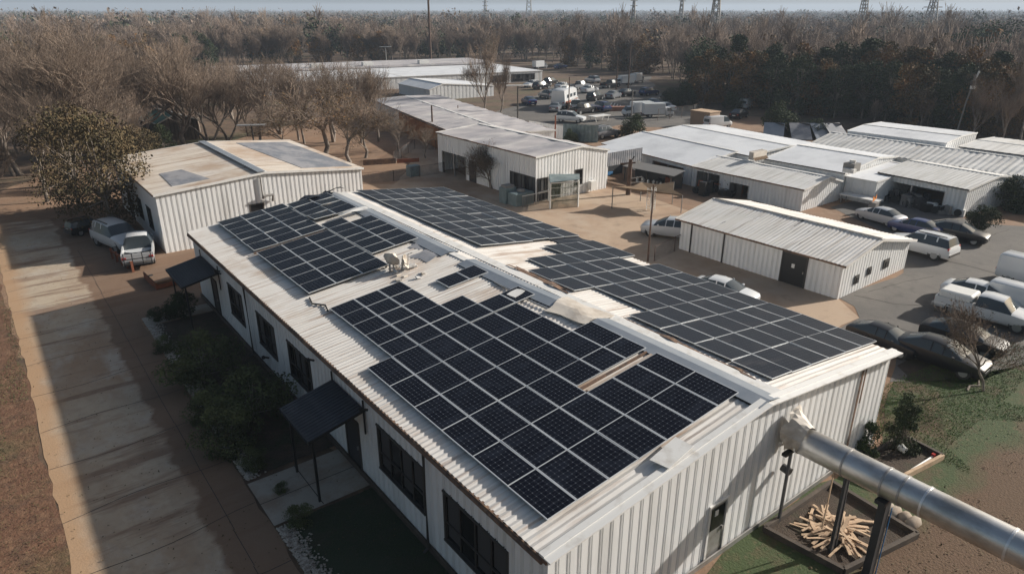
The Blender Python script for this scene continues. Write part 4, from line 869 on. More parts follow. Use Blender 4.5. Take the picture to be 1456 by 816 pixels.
# market like lean-to with jars
g = G(985, 262); e = empty('lean_to_shelf', G(930, 262), 'dark shelter with a pale lean-to roof against the long white shed', 'shelter')
b = MB(); b.poly([(-1.5, 3.0, 1.5), (-1.0, -3.2, 1.5), (.9, -3.0, 1.75), (.4, 3.2, 1.75)], M['polegrey']); b.poly([(-1.5, 3.0, 1.44), (.4, 3.2, 1.69), (.9, -3.0, 1.69), (-1.0, -3.2, 1.44)], M['char']); b.build('roof', e)
b = MB(); b.box((.5, .0, .75), (.1, 6.0, 1.4), M['char']); [b.bar((-1.2, y, 0), (-1.2, y, 1.45), .08, .08, M['mull']) for y in (-3, 0, 2.9)]; b.build('frame', e)
rr = random.Random(3)
for k in range(9):
    b = MB(); b.tube([(0, 0, 0), (0, 0, .4), (0, 0, .5)], [.13, .13, .06], M['plastic'] if k % 3 else M['steeldull'], 8); o = b.build('drum', None, e.location + Vector((-.5 + rr.uniform(-.2, .2), -2.3 + k * .5, .02)))
    tag(o, 'small pale drum lined up under the lean-to shelter', 'drum', 'drums under the lean-to')
# clutter in and before the bays
def clutter(label, cat, name, cx, cy, w, d, n, hmax, mats, seed, rz=0):
    r = random.Random(seed); e = empty(name, (cx, cy, 0), label, cat, None, rz)
    for i in range(n):
        m = r.choice(mats); x, y = r.uniform(-w / 2, w / 2), r.uniform(-d / 2, d / 2); h = r.uniform(.25, hmax); b = MB(); t = r.random()
        if t < .45: b.box((x, y, h / 2), (r.uniform(.2, .7), r.uniform(.2, .7), h), M[m], Matrix.Rotation(r.uniform(0, 3), 3, 'Z')); nm = 'casing'
        elif t < .75: b.bar((x, y, h * r.random()), (x + r.uniform(-.9, .9), y + r.uniform(-.9, .9), h), .06, .06, M[m]); nm = 'strut'
        else: b.tube([(x - .12, y, .3), (x + .12, y, .3)], .3, M['tyre'], 14); nm = 'wheel'
        b.build(nm, e)
    return e
u = Vector((math.cos(R_(-5)), math.sin(R_(-5)), 0)); v = Vector((-u.y, u.x, 0))
for k in range(5):
    p = D0 + u * (-.2 + .5 * (k % 2)) + v * (2.2 + k * 1.1)
    clutter(['rusty machine standing at the near end of the open bay', 'dark workshop machine under the middle of the open shed', 'pile of steel frames in the open bay of the shed', 'black engine hoist parked in the open shed', 'workbench with scattered tools at the far end of the open bay'][k], ['machine', 'machine', 'frames', 'hoist', 'workbench'][k], ['workshop_machine', 'workshop_machine', 'steel_frame_pile', 'engine_hoist', 'workbench'][k], p.x, p.y, 1.6, 1.1, 16, 1.2, ['char', 'steeldull', 'black', 'polegrey'], 40 + k)
for k, (px, py) in enumerate(((1330, 300), (1345, 303), (1362, 305), (1318, 297))):
    p = G(px, py); clutter(['grey wheeled trolley, nearest the bush by the open shed', 'white framed cart before the open shed', 'low steel cart with two wheels before the open shed', 'small folded cart left of the others before the open shed'][k], 'cart', 'hand_cart', p.x, p.y, 1.2, .8, 12, .8, ['plastic', 'steeldull', 'char'], 60 + k)
for k, (px, py) in enumerate(((1005, 275), (1045, 277), (950, 262))):
    p = G(px, py); clutter(['black tractor like machine with big wheels at the long shed bay', 'dark machine with a raised arm beside the long shed wall', 'dark crates stacked under the lean-to shelter'][k], ['machine', 'machine', 'crates'][k], ['yard_machine', 'yard_machine', 'crate_stack'][k], p.x, p.y, 2.2, 1.6, 26, 1.3, ['black', 'char', 'rust', 'mull'], 70 + k)
p = G(1222, 292); e = empty('work_table', p, 'long pale table with a flat top between the two long sheds', 'table'); b = MB(); b.box((0, 0, .75), (1.1, 3.4, .08), M['trim']); b.build('table_top', e); 
for x in (-.45, .45):
    for y in (-1.5, 1.5): b = MB(); b.bar((x, y, 0), (x, y, .72), .07, .07, M['steeldull']); b.build('leg', e)
p = G(1240, 303); e = empty('fire_brazier', p, 'small metal stand with an orange flag like top among the parked cars', 'stand')
b = MB(); b.box((0, 0, .5), (.6, .6, .9), M['polegrey']); b.build('stand', e); b = MB(); b.poly([(-.3, 0, 1.0), (.5, .1, 1.15), (.45, .1, 1.55), (.1, 0, 1.35), (-.3, 0, 1.5)], M['orange']); b.poly([(-.3, .03, 1.0), (-.3, .03, 1.5), (.1, .03, 1.35), (.45, .13, 1.55), (.5, .13, 1.15)], M['orange']); b.build('flag', e)
# old rooftop thing: tan corrugated hood on the bright white shed
p = G(1080, 225, 2.75); b = MB(); e = empty('roof_hood', p, 'rust streaked tan hood standing on the roof joint behind the greyed shed', 'roof hood')
corr(b, (-.9, 0, 0), (1, 0, 0), (0, -.7, -.7), (0, -.7, .7), 2.2, -.9, .2, .25, .05, M['canvas'], 'trap'); b.box((.2, .35, .25), (2.2, .5, .7), M['crumple']); b.build('hood', e)
p = G(1210, 243, 2.9); b = MB(); b.box((0, 0, .35), (1.1, 1.0, .7), M['polegrey']); b.tube([(0, 0, .7), (0, 0, .95)], .25, M['trim'], 12); b.box((-.7, -.2, .15), (.5, 1.0, .35), M['trim']); tag(b.build('roof_fan', None, p), 'grey boxy roof fan on the smooth middle warehouse roof', 'roof fan')
# things before building two: trailer with orange gate, bollards
p = G(240, 400); e = empty('flatbed_trailer', p, 'low trailer bed with orange side boards beside the white pickup', 'trailer', rotz=R_(4))
b = MB(); b.box((0, .2, .45), (2.0, 2.6, .12), M['drive']); b.build('bed', e)
b = MB(); b.bar((-1.0, -1.1, .0), (-1.0, 1.5, .0), .08, .9, M['rust']); b.box((-.02, -1.1, .2), (2.0, .08, .25), M['rust']); b.build('side_board', e)
for x in (-.85, .85): b = MB(); b.tube([(x - .1, .4, .28), (x + .1, .4, .28)], .28, M['tyre'], 14); b.build('wheel', e)
p = G(172, 385); e = empty('barrier_rail', p, 'rusty orange barrier posts along the left side of the white pickup', 'barrier')
for k in range(5): b = MB(); b.bar((-.15 * k + .6, k * .95 - .8, 0), (-.15 * k + .6, k * .95 - .8, .75), .14, .14, M['rust']); b.build('post', e)
b = MB(); b.bar((.6, -.8, .6), (0, 3.0, .6), .06, .16, M['rust']); b.build('rail', e)
# beds and wood pile near the gable
p = G(1180, 740); e = empty('timber_bed', (17.7, 6.2, 0), 'dark timber framed bed below the duct holding the split wood', 'raised bed')
C4 = [Vector(t) for t in ((-.1, 3.05, .12), (.2, .5, .12), (3.6, -.15, .12), (3.9, 2.95, .12))]
b = MB()
for a, c in zip(C4, C4[1:] + C4[:1]): b.bar(a, c, .14, .24, M['timber'])
b.build('frame', e)
b = MB(); b.poly([(c.x, c.y, .06) for c in C4], M['bed']); b.build('soil', e)
e = empty('timber_bed', (22.6, 7.7, 0), 'dark empty timber framed bed farther along the gable, past the bush', 'raised bed')
C5 = [Vector(t) for t in ((.0, 1.55, .12), (.3, .2, .12), (3.9, -.3, .12), (4.1, 1.3, .12))]
b = MB()
for i, (a, c) in enumerate(zip(C5, C5[1:] + C5[:1])): b.bar(a, c, .12, .22, M['wood'] if i == 1 else M['timber'])
b.build('frame', e); b = MB(); b.poly([(c.x, c.y, .05) for c in C5], M['bed']); b.build('soil', e)
r = random.Random(12); cw = Vector((19.45, 7.7, 0))
for i in range(56):
    L = r.uniform(.8, 1.5); aa = r.uniform(0, 6.28); rad = r.uniform(.2, 1.05); px_, py_ = math.cos(aa) * rad, math.sin(aa) * rad * .8; a = aa + r.gauss(0, .6)
    b = MB(); w = r.uniform(.07, .15); k = 4; bend = r.uniform(-.12, .12); pts = [Vector(((q / k - .5) * L, bend * math.sin(math.pi * q / k), 0)) for q in range(k + 1)]
    rot = Matrix.Rotation(a, 3, 'Z') @ Matrix.Rotation(r.uniform(.0, .16), 3, 'Y') @ Matrix.Rotation(r.uniform(-.4, .4), 3, 'X')
    for q in range(k): b.bar(rot @ pts[q], rot @ pts[q + 1], w * (1 - .1 * q), .028, M['wood'])
    o = b.build('split_board', None, cw + Vector((px_, py_, .13 + .30 * max(0, 1 - rad) * r.random() + .04)))
    tag(o, 'pale flat split board thrown on the loose wood pile below the duct', 'board', 'split boards of the wood pile')
p = G(1325, 652); e = empty('garden_tap', p, 'pale pipe with a red tap at the corner of the empty bed', 'tap')
b = MB(); b.tube([(0, 0, .1), (-1.5, .1, .12)], .04, M['plastic'], 8); b.build('pipe', e); b = MB(); b.box((.05, 0, .14), (.12, .12, .14), M['redl']); b.build('handle', e)
p = G(1285, 650); b = MB(); b.tube([(0, 0, .0), (.05, .25, .05)], [.13, .15], M['plastic'], 14); tag(b.build('bucket', None, p + Vector((0, 0, .3))), 'white bucket tipped over in the empty bed by the conifer', 'bucket')
for k, (px, py) in enumerate(((1270, 733), (1285, 740), (1297, 748), (1262, 728))):
    b = MB(); r = random.Random(k); s = r.uniform(.25, .42); b.tube([(-s, 0, .1), (-s * .4, .02, .14), (s * .4, -.02, .15), (s, 0, .1)], [.08, .2, .19, .07], M['path'], 9)
    tag(b.build('rock', None, G(px, py), smooth=True), 'grey boulder lying behind the dark duct column', 'rock', 'boulders behind the duct column')
b = MB(); b.tube([(0, 0, .03), (.9, .6, .03), (1.8, .8, .03)], .035, M['timber'], 6); tag(b.build('fallen_branch', None, G(1262, 785)), 'dark fallen branch on the soil right of the duct column', 'branch')
b = MB(); b.tube([(0, 0, .03), (.5, .1, .04), (.9, -.15, .02), (1.4, .05, .02)], .05, M['bark'], 6); tag(b.build('fallen_branch', None, G(1375, 556)), 'pale fallen branch on the grass in front of the black sedan', 'branch')
# little white shed box and junk left yard
b = MB(); b.box((0, 0, .55), (1.2, .9, 1.1), M['tank']); tag(b.build('utility_box', None, G(588, 250), bevel=.03), 'pale grey green utility cabinet by the wire fence left of the office', 'cabinet')
b = MB(); b.box((0, 0, .3), (3.6, .1, .6), M['ribdark']); b.box((3.2, .1, .22), (2.5, .1, .44), M['rust']); tag(b.build('rusty_hoarding', None, G(540, 234), rotz=R_(-20)), 'low rusty red hoarding under the bare trees left of the yard', 'hoarding')
p = G(1001, 180); b = MB(); b.box((0, 0, 1.1), (2.4, 3.4, 2.2), M['tan']); b.box((0, 0, 2.25), (2.6, 3.6, .1), M['wood']); tag(b.build('tan_kiosk', None, p, bevel=.03), 'tan block hut behind the warehouse with the smooth roof', 'kiosk')
for k, px in enumerate((1105, 1140, 1168, 1185)):
    p = G(px, 196); b = MB(); b.bar((-2.4, 0, .1), (0, .6, 1.9), 2.6, .08, M['roofgrey'] if k % 2 else M['flash']); b.bar((2.4, 0, .1), (0, .6, 1.9), 2.6, .08, M['char']); tag(b.build('ridge_tent', None, p, rotz=R_(20 + k * 12)), ['leaning grey sheets piled left of the round bush', 'blue grey sheets leaning beside the round bush', 'blue grey ramp right of the round bush', 'dark ramp next to the flat roofed block'][k], 'sheet pile')
# ================================================================ VEHICLES
def loft(st, paint, e, cabin):
    """st: (x, zb, zbelt, ztop, wb, wbelt, wtop)"""
    rings = []
    for (x, zb, zm, zt, wb, wm, wt) in st:
        h = [(wb * .86, zb), (wb, zb + .14), (wm, (zb + zm) / 2 + .08), (wm * .965, zm), (wt, zt - .045 * (zt - zb)), (wt * .84, zt - .008), (0, zt + .015)]
        pts = [(x, y, z) for y, z in h] + [(x, -y, z) for y, z in h[-2::-1]]; rings.append(pts)
    body, glass = MB(), MB(); n = len(rings[0])
    for i in range(len(st) - 1):
        for j in range(n - 1):
            k = j if j < 6 else n - 2 - j
            tgt, m = body, paint
            if i in cabin:
                kind = cabin[i]
                if kind == 'side' and k == 3: tgt, m = glass, M['carglass']
                if kind == 'screen' and k >= 3: tgt, m = glass, M['carglass']
            q = [rings[i][j], rings[i + 1][j], rings[i + 1][j + 1], rings[i][j + 1]]
            tgt.poly(q[::-1], m)
        body.poly([rings[i][0], rings[i][-1], rings[i + 1][-1], rings[i + 1][0]], M['black'])
    body.poly(rings[0], paint); body.poly(rings[-1][::-1], paint)
    for mb, nm in ((body, 'body'), (glass, 'window_glass')):
        me_o = mb.build(nm, e); bm = bmesh.new(); bm.from_mesh(me_o.data); bmesh.ops.remove_doubles(bm, verts=bm.verts, dist=.001); bmesh.ops.recalc_face_normals(bm, faces=bm.faces) if nm == 'body' else None
        bm.to_mesh(me_o.data); bm.free(); me_o.data.polygons.foreach_set('use_smooth', [True] * len(me_o.data.polygons)); me_o.data.set_sharp_from_angle(angle=R_(38))
def wheels(e, xs, wy, r=.33):
    for x in xs:
        for s in (-1, 1):
            b = MB(); b.tube([(x, s * (wy - .22), r), (x, s * (wy + .01), r)], r, M['tyre'], 22); w = b.build('wheel', e)
            b = MB(); b.tube([(x, s * (wy + .0), r), (x, s * (wy + .02), r)], r * .62, M['rim'], 14); b.build('rim', w)
            b = MB(); pts = [(x + math.cos(t) * (r + .05), s * (wy - .012), r + math.sin(t) * (r + .05)) for t in np.linspace(-.2, math.pi + .2, 11)]
            b.tube(pts, .035, M['black'], 5); b.build('wheel_arch', e)
def lights(e, xf, xr, w, zf, zr_):
    for s in (-1, 1):
        b = MB(); b.box((xf, s * w, zf), (.10, .24, .11), M['lamp']); b.build('headlight', e, bevel=.02)
        b = MB(); b.box((xr, s * w, zr_), (.09, .26, .16), M['redl']); b.build('tail_light', e, bevel=.02)
def car(kind, paint, e, name=None):
    P = M[paint]
    if kind == 'sedan':
        st = [(2.25, .32, .66, .72, .6, .68, .58), (2.12, .24, .78, .84, .8, .84, .72), (1.6, .2, .87, .95, .87, .9, .76), (1.2, .2, .92, 1.0, .88, .91, .76), (.75, .2, .95, 1.24, .88, .91, .68), (.3, .2, .97, 1.43, .88, .91, .6), (-.3, .2, .98, 1.48, .88, .91, .59), (-.95, .2, .99, 1.44, .88, .91, .59), (-1.72, .2, 1.0, 1.1, .87, .9, .7), (-2.05, .24, .96, 1.05, .84, .87, .72), (-2.22, .32, .84, .92, .76, .8, .64)]
        loft(st, P, e, {3: 'screen', 4: 'screen', 5: 'side', 6: 'side', 7: 'screen'}); wheels(e, (1.42, -1.36), .86, .35); lights(e, 2.17, -2.2, .6, .58, .74)
        
        for x in (-.28, .32):
            for s in (-1, 1): b = MB(); b.bar((x, s * .875, .97), (x - .02, s * .62, 1.44), .07, .035, P); b.build('pillar', e)
        for s in (-1, 1): b = MB(); b.box((.85, s * .98, 1.02), (.12, .16, .11), P); b.build('mirror', e)
        b = MB(); b.box((2.24, 0, .46), (.06, .8, .16), M['black']); b.box((-2.25, 0, .6), (.05, .5, .13), M['plastic']); b.build('grille', e)
    elif kind == 'suv':
        st = [(2.2, .4, .72, .78, .66, .7, .6), (2.05, .3, .82, .88, .84, .86, .74), (1.35, .28, .95, 1.03, .9, .93, .78), (.95, .28, 1.0, 1.1, .9, .93, .78), (.3, .28, 1.02, 1.6, .9, .93, .64), (-.5, .28, 1.03, 1.68, .9, .93, .66), (-1.3, .28, 1.04, 1.67, .9, .93, .66), (-1.95, .28, 1.04, 1.6, .89, .91, .63), (-2.15, .3, 1.0, 1.1, .86, .88, .74), (-2.25, .36, .8, .86, .8, .83, .7)]
        loft(st, P, e, {3: 'screen', 4: 'side', 5: 'side', 6: 'side', 7: 'screen'}); wheels(e, (1.4, -1.35), .89, .37); lights(e, 2.1, -2.14, .74, .74, .98)
        
        for x in (-.5, -1.3):
            for s in (-1, 1): b = MB(); b.bar((x, s * .86, 1.03), (x, s * .66, 1.64), .09, .03, P); b.build('pillar', e)
        b = MB(); [b.bar((.1, s * .55, 1.7), (-1.8, s * .55, 1.7), .05, .05, M['mull']) for s in (-1, 1)]; b.build('roof_rail', e)
        b = MB(); b.box((-2.26, 0, .5), (.08, 1.5, .16), M['mull']); b.box((-2.22, 0, .85), (.05, .5, .14), M['plastic']); b.build('bumper', e)
    elif kind == 'pickup':
        st = [(2.7, .45, .85, .9, .74, .8, .7), (2.55, .35, .93, .98, .88, .92, .8), (1.7, .32, 1.02, 1.08, .93, .96, .82), (1.3, .32, 1.05, 1.14, .93, .96, .8), (.75, .32, 1.06, 1.68, .93, .95, .66), (-.1, .32, 1.06, 1.74, .93, .95, .66), (-.55, .32, 1.06, 1.68, .93, .95, .66), (-.62, .32, .8, .82, .93, .95, .9), (-2.75, .36, .7, .74, .9, .93, .9)]
        loft(st, P, e, {3: 'screen', 4: 'side', 5: 'side', 6: 'screen'}); wheels(e, (1.75, -1.7), .92, .39); lights(e, 2.62, -2.76, .8, .8, .85)
        b = MB()
        for s in (-1, 1): b.box((-1.7, s * .91, .9), (2.15, .09, .42), P)
        b.box((-2.74, 0, .88), (.08, 1.74, .46), P); b.build('bed_side', e); b = MB(); b.box((-1.68, 0, .77), (2.0, 1.7, .05), M['char']); b.build('bed_floor', e)
        b = MB(); b.box((-2.85, 0, .5), (.14, 1.8, .18), M['steeldull']); b.build('bumper', e)
    elif kind == 'van':
        st = [(2.7, .45, .8, .9, .8, .84, .7), (2.5, .35, 1.0, 1.1, .92, .96, .8), (2.0, .33, 1.1, 1.3, .96, .99, .8), (1.4, .33, 1.15, 2.05, .96, .99, .78), (.5, .33, 1.15, 2.2, .96, .99, .84), (-2.5, .33, 1.15, 2.2, .96, .99, .84), (-2.7, .36, 1.1, 2.1, .93, .96, .8)]
        loft(st, P, e, {2: 'screen', 3: 'side'}); wheels(e, (1.8, -1.75), .95, .36); lights(e, 2.6, -2.7, .8, .75, 1.0)
        b = MB(); b.box((-2.72, 0, 1.5), (.04, 1.3, .5), M['carglass']); b.build('rear_window', e)
    elif kind == 'truck':   # cab and white box
        st = [(3.2, .5, 1.0, 1.1, .9, .95, .8), (3.0, .45, 1.2, 1.35, 1.0, 1.03, .86), (2.5, .45, 1.3, 2.05, 1.0, 1.03, .84), (1.7, .45, 1.3, 2.15, 1.0, 1.03, .86), (1.4, .45, 1.3, 2.1, 1.0, 1.03, .86)]
        loft(st, P, e, {1: 'screen', 2: 'side'}); wheels(e, (2.4, -2.0), 1.0, .45)
        b = MB(); b.box((-1.05, 0, 1.85), (4.6, 2.15, 2.2), M['carwhite']); b.build('cargo_box', e, bevel=.05); b = MB(); b.box((-1, 0, .62), (4.6, .9, .22), M['black']); b.build('chassis', e); lights(e, 3.12, -3.38, .8, .85, .85)
    elif kind == 'motorhome':
        st = [(3.6, .5, 1.1, 1.3, 1.0, 1.1, .95), (3.4, .45, 1.3, 1.6, 1.1, 1.18, 1.0), (2.7, .45, 1.5, 2.7, 1.15, 1.2, 1.05), (1.5, .45, 1.5, 3.0, 1.15, 1.2, 1.1), (-3.2, .45, 1.5, 3.0, 1.15, 1.2, 1.1), (-3.5, .5, 1.5, 2.8, 1.12, 1.17, 1.0)]
        loft(st, P, e, {1: 'screen'}); wheels(e, (2.4, -2.0), 1.15, .45); lights(e, 3.5, -3.5, .9, .9, 1.0)
        
        for x in (1.3, -.4, -2):
            for s in (-1, 1): b = MB(); b.box((x, s * 1.19, 1.9), (.9, .06, .5), M['carglass']); b.build('side_window', e)
        b = MB(); [b.box((-.2, s * 1.205, .95), (6.2, .03, .5), M['rust']) for s in (-1, 1)]; b.build('stripe', e)
        b = MB(); b.box((0, 0, 3.12), (1.0, .8, .25), M['plastic']); b.build('roof_unit', e)
    return e
CARP = {}
def put_car(kind, paint, pos, heading, label, name, cat='car', group=None, scale=1.0, z=0.0):
    """heading: degrees, 0 = facing +x"""
    key = (kind, paint)
    if key not in CARP:
        e = empty(name, (0, 0, 0), label, cat, group); car(kind, paint, e); CARP[key] = e; o = e
    else: o = copy_tree(CARP[key]); o.name = name
    for k in ('label', 'category', 'group'):
        if k in o: del o[k]
    tag(o, label, cat, group); o.location = (pos[0], pos[1], .02 + z); o.rotation_euler = (0, 0, R_(heading)); o.scale = (scale,) * 3; return o
put_car('sedan', 'carblack', G(1334, 518)[:2], -88, 'glossy black sedan parked on the grass edge nearest the main building', 'parked_car', scale=.9)
put_car('sedan', 'cardark', G(1366, 492)[:2], -86, 'dusty dark car between the black sedan and the white pickup', 'parked_car', scale=.85)
put_car('sedan', 'carblack', G(1256, 494)[:2], -92, 'black car half hidden behind the right corner of the main roof', 'parked_car', scale=.8)
pk = put_car('pickup', 'carwhite', G(1402, 456)[:2], -86, 'white pickup with red tail lights and a covered load beside the dark car', 'pickup_truck', 'pickup', scale=.9)
b = MB(); b.box((-1.55, 0, 1.1), (1.7, 1.5, .5), M['plastic']); tag(b.build('cargo_cover', None, (0, 0, 0), bevel=.15), 'white boxy cover standing on the bed of the white pickup', 'cover')
bpy.data.objects['cargo_cover'].location = pk.location + Vector((0, 0, .02)); bpy.data.objects['cargo_cover'].rotation_euler = pk.rotation_euler
put_car('van', 'carwhite', G(1458, 446)[:2], -88, 'white van beyond the white pickup at the right frame edge', 'van', 'van', scale=.72)
put_car('sedan', 'carwhite', G(1392, 432)[:2], -84, 'white car with its rear behind the pickup and beside the van', 'parked_car', scale=.9)
put_car('van', 'carwhite', G(1474, 408)[:2], -90, 'white van cut off by the right frame edge, higher up the asphalt lot', 'van', 'van', scale=.8)
put_car('suv', 'carwhite', (50.9, 19.0), 88, 'white suv parked at the right gable of the low hut, rear towards the lot', 'parked_car')
put_car('sedan', 'carblack', G(1358, 341)[:2], -82, 'black saloon parked beyond the white suv', 'parked_car', scale=.92)
put_car('sedan', 'carblue', G(1300, 333)[:2], 88, 'blue car just behind the white suv and black saloon', 'parked_car', scale=.85)
put_car('sedan', 'carsilver', G(1250, 316)[:2], 80, 'silver car left of the blue one behind the hut roof', 'parked_car', scale=.85)
put_car('sedan', 'carwhite', G(1028, 426)[:2], -80, 'white car peeping over the right eave of the main roof', 'parked_car', scale=.88)
put_car('sedan', 'carsilver', G(954, 336)[:2], 118, 'silver car with its nose out behind the left corner of the hut', 'parked_car')
# left side, beside building two
put_car('suv', 'carwhite', (6.3, 55.0), -75, 'white suv parked under the tree at the corner of the tan roofed building', 'parked_car', scale=1.1)
pk2 = put_car('pickup', 'carwhite', (7.0, 51.6), 78, 'white pickup with a rack at its tail by the driveway', 'pickup_truck', 'pickup', scale=1.0)
b = MB()
for s in (-.8, -.3, .3, .8): b.bar((-3.0, s, .45), (-3.0, s, 1.25), .05, .05, M['char'])
for z in (.45, .85, 1.25): b.bar((-3.0, -.85, z), (-3.0, .85, z), .05, .05, M['char'])
b.build('tail_rack', pk2)
q = put_car('suv', 'carblack', G(128, 330)[:2], 20, 'small black vehicle in the shade under the brown tree', 'parked_car', scale=.7)
# far lot
far = [(803, 152, 'motorhome', 'carwhite', 30, 'large white motorhome at the left of the far car park', 'motorhome', 'motorhome'),
 (818, 156, 'pickup', 'carwhite', 50, 'white pickup right of the motorhome', 'pickup_truck', 'pickup'), (812, 150, 'van', 'carwhite', 35, 'white van just behind the motorhome', 'van', 'van'),
 (812, 174, 'suv', 'carwhite', -60, 'lone white car in front of the motorhome', 'parked_car', 'car'), (846, 143, 'suv', 'carblack', 20, 'black car alone in the middle of the far lot', 'parked_car', 'car'),
 (853, 158, 'suv', 'carblue', 80, 'blue car nose to the brown kerb of the far lot', 'parked_car', 'car'), (905, 165, 'truck', 'carwhite', 160, 'left of the two white trucks on the right of the far lot', 'truck', 'truck'),
 (935, 167, 'truck', 'carwhite', -30, 'right of the two white trucks on the right of the far lot', 'truck', 'truck'), (923, 136, 'suv', 'carblue', 0, 'blue car standing by itself at the back of the far lot', 'parked_car', 'car'),
 (886, 122, 'truck', 'carwhite', 170, 'white box truck under the trees at the back of the far lot', 'truck', 'truck'), (906, 118, 'truck', 'cargrey', 20, 'grey truck at the entrance of the wooded road', 'truck', 'truck'),
 (824, 127, 'pickup', 'cargrey', 10, 'grey pickup in the back row behind the motorhome', 'pickup_truck', 'pickup'), (800, 127, 'sedan', 'carsilver', 15, 'silver car in the back row behind the motorhome', 'parked_car', 'car'),
 (770, 127, 'suv', 'carblack', 10, 'black car at the left end of the back row', 'parked_car', 'car'), (868, 125, 'pickup', 'carblack', 10, 'black pickup below the crossarm pole', 'pickup_truck', 'pickup'),
 (890, 137, 'sedan', 'carblack', 10, 'black car left of the lone blue one', 'parked_car', 'car'), (752, 149, 'sedan', 'carblue', 70, 'small blue car left of the motorhome by the shrubs', 'parked_car', 'car'),
 (768, 98, 'truck', 'cargrey', 5, 'grey truck behind the right end of the long warehouse', 'truck', 'truck'), (797, 98, 'sedan', 'carblue', 5, 'blue car far back under the woods right of the warehouse', 'parked_car', 'car'),
 (1062, 154, 'van', 'carwhite', 15, 'white van parked by the dark trees', 'van', 'van'), (1020, 182, 'van', 'carwhite', -10, 'white van behind the smooth roofed warehouse', 'van', 'van'), (860, 196, 'suv', 'cargrey', 0, 'grey car behind the board fence', 'parked_car', 'car'),
 (1050, 168, 'sedan', 'carblack', 15, 'black car in front of the white van by the dark trees', 'parked_car', 'car'), (790, 158, 'sedan', 'cargrey', 40, 'grey car in front of the motorhome', 'parked_car', 'car')]
for px, py, k, pt, hd, lab, nm, cat in far: put_car(k, pt, G(px, py)[:2], hd, lab, nm, cat, scale={'motorhome': 1.1, 'truck': .75, 'van': .8}.get(k, 1.0))
cols = ['carwhite', 'carblack', 'carsilver', 'cargrey', 'carblue']; rq = random.Random(8)
for i, (px, py) in enumerate(((757, 124), (783, 121), (838, 132), (872, 140), (928, 152), (944, 158), (828, 162), (842, 118), (778, 140))):
    put_car(rq.choice(['sedan', 'suv', 'pickup']), cols[i % 5], G(px, py)[:2], rq.choice([10, 20, 190, 80, 60]), 'small parked vehicle among the scattered rows of the far car park', 'parked_car', 'car', 'vehicles scattered over the far car park')
# picnic like boat trailer
p = G(852, 172); b = MB(); b.box((0, 0, .8), (3.4, 1.6, .08), M['trim']); b.bar((-1.5, -.6, .75), (-1.2, -.6, 0), .08, .08, M['trim']); b.bar((1.5, -.6, .75), (1.2, -.6, 0), .08, .08, M['trim']); b.bar((-1.5, .6, .75), (-1.2, .6, 0), .08, .08, M['trim']); b.bar((1.5, .6, .75), (1.2, .6, 0), .08, .08, M['trim']); tag(b.build('outdoor_table', None, p), 'white trestle table standing alone near the board fence', 'table')
p = G(862, 158); b = MB(); b.box((0, 0, .35), (9, 1.2, .7), M['brick']); tag(b.build('low_wall', None, p, rotz=R_(-30)), 'low reddish wall in the middle of the far lot', 'wall')
# ================================================================ VEGETATION
def prisms(segs, sides=3):
    """segs: list of (a, b, ra, rb) -> arrays"""
    A = np.array([s[0] for s in segs], float); B = np.array([s[1] for s in segs], float); ra = np.array([s[2] for s in segs]); rb = np.array([s[3] for s in segs])
    d = B - A; L = np.linalg.norm(d, axis=1, keepdims=True); d = d / np.maximum(L, 1e-6)
    ref = np.where(np.abs(d[:, 2:3]) > .9, np.array([[1., 0, 0]]), np.array([[0, 0, 1.]]))
    u = np.cross(d, ref); u /= np.linalg.norm(u, axis=1, keepdims=True); v = np.cross(d, u); n = len(segs); V = np.zeros((n, sides * 2, 3))
    for j in range(sides):
        a = 2 * math.pi * j / sides; o = u * math.cos(a) + v * math.sin(a)
        V[:, j] = A + o * ra[:, None]; V[:, sides + j] = B + o * rb[:, None]
    f = np.array([(j, (j + 1) % sides, sides + (j + 1) % sides, sides + j) for j in range(sides)])
    F = (f[None] + (np.arange(n) * sides * 2)[:, None, None]).reshape(-1, 4); return V.reshape(-1, 3), F
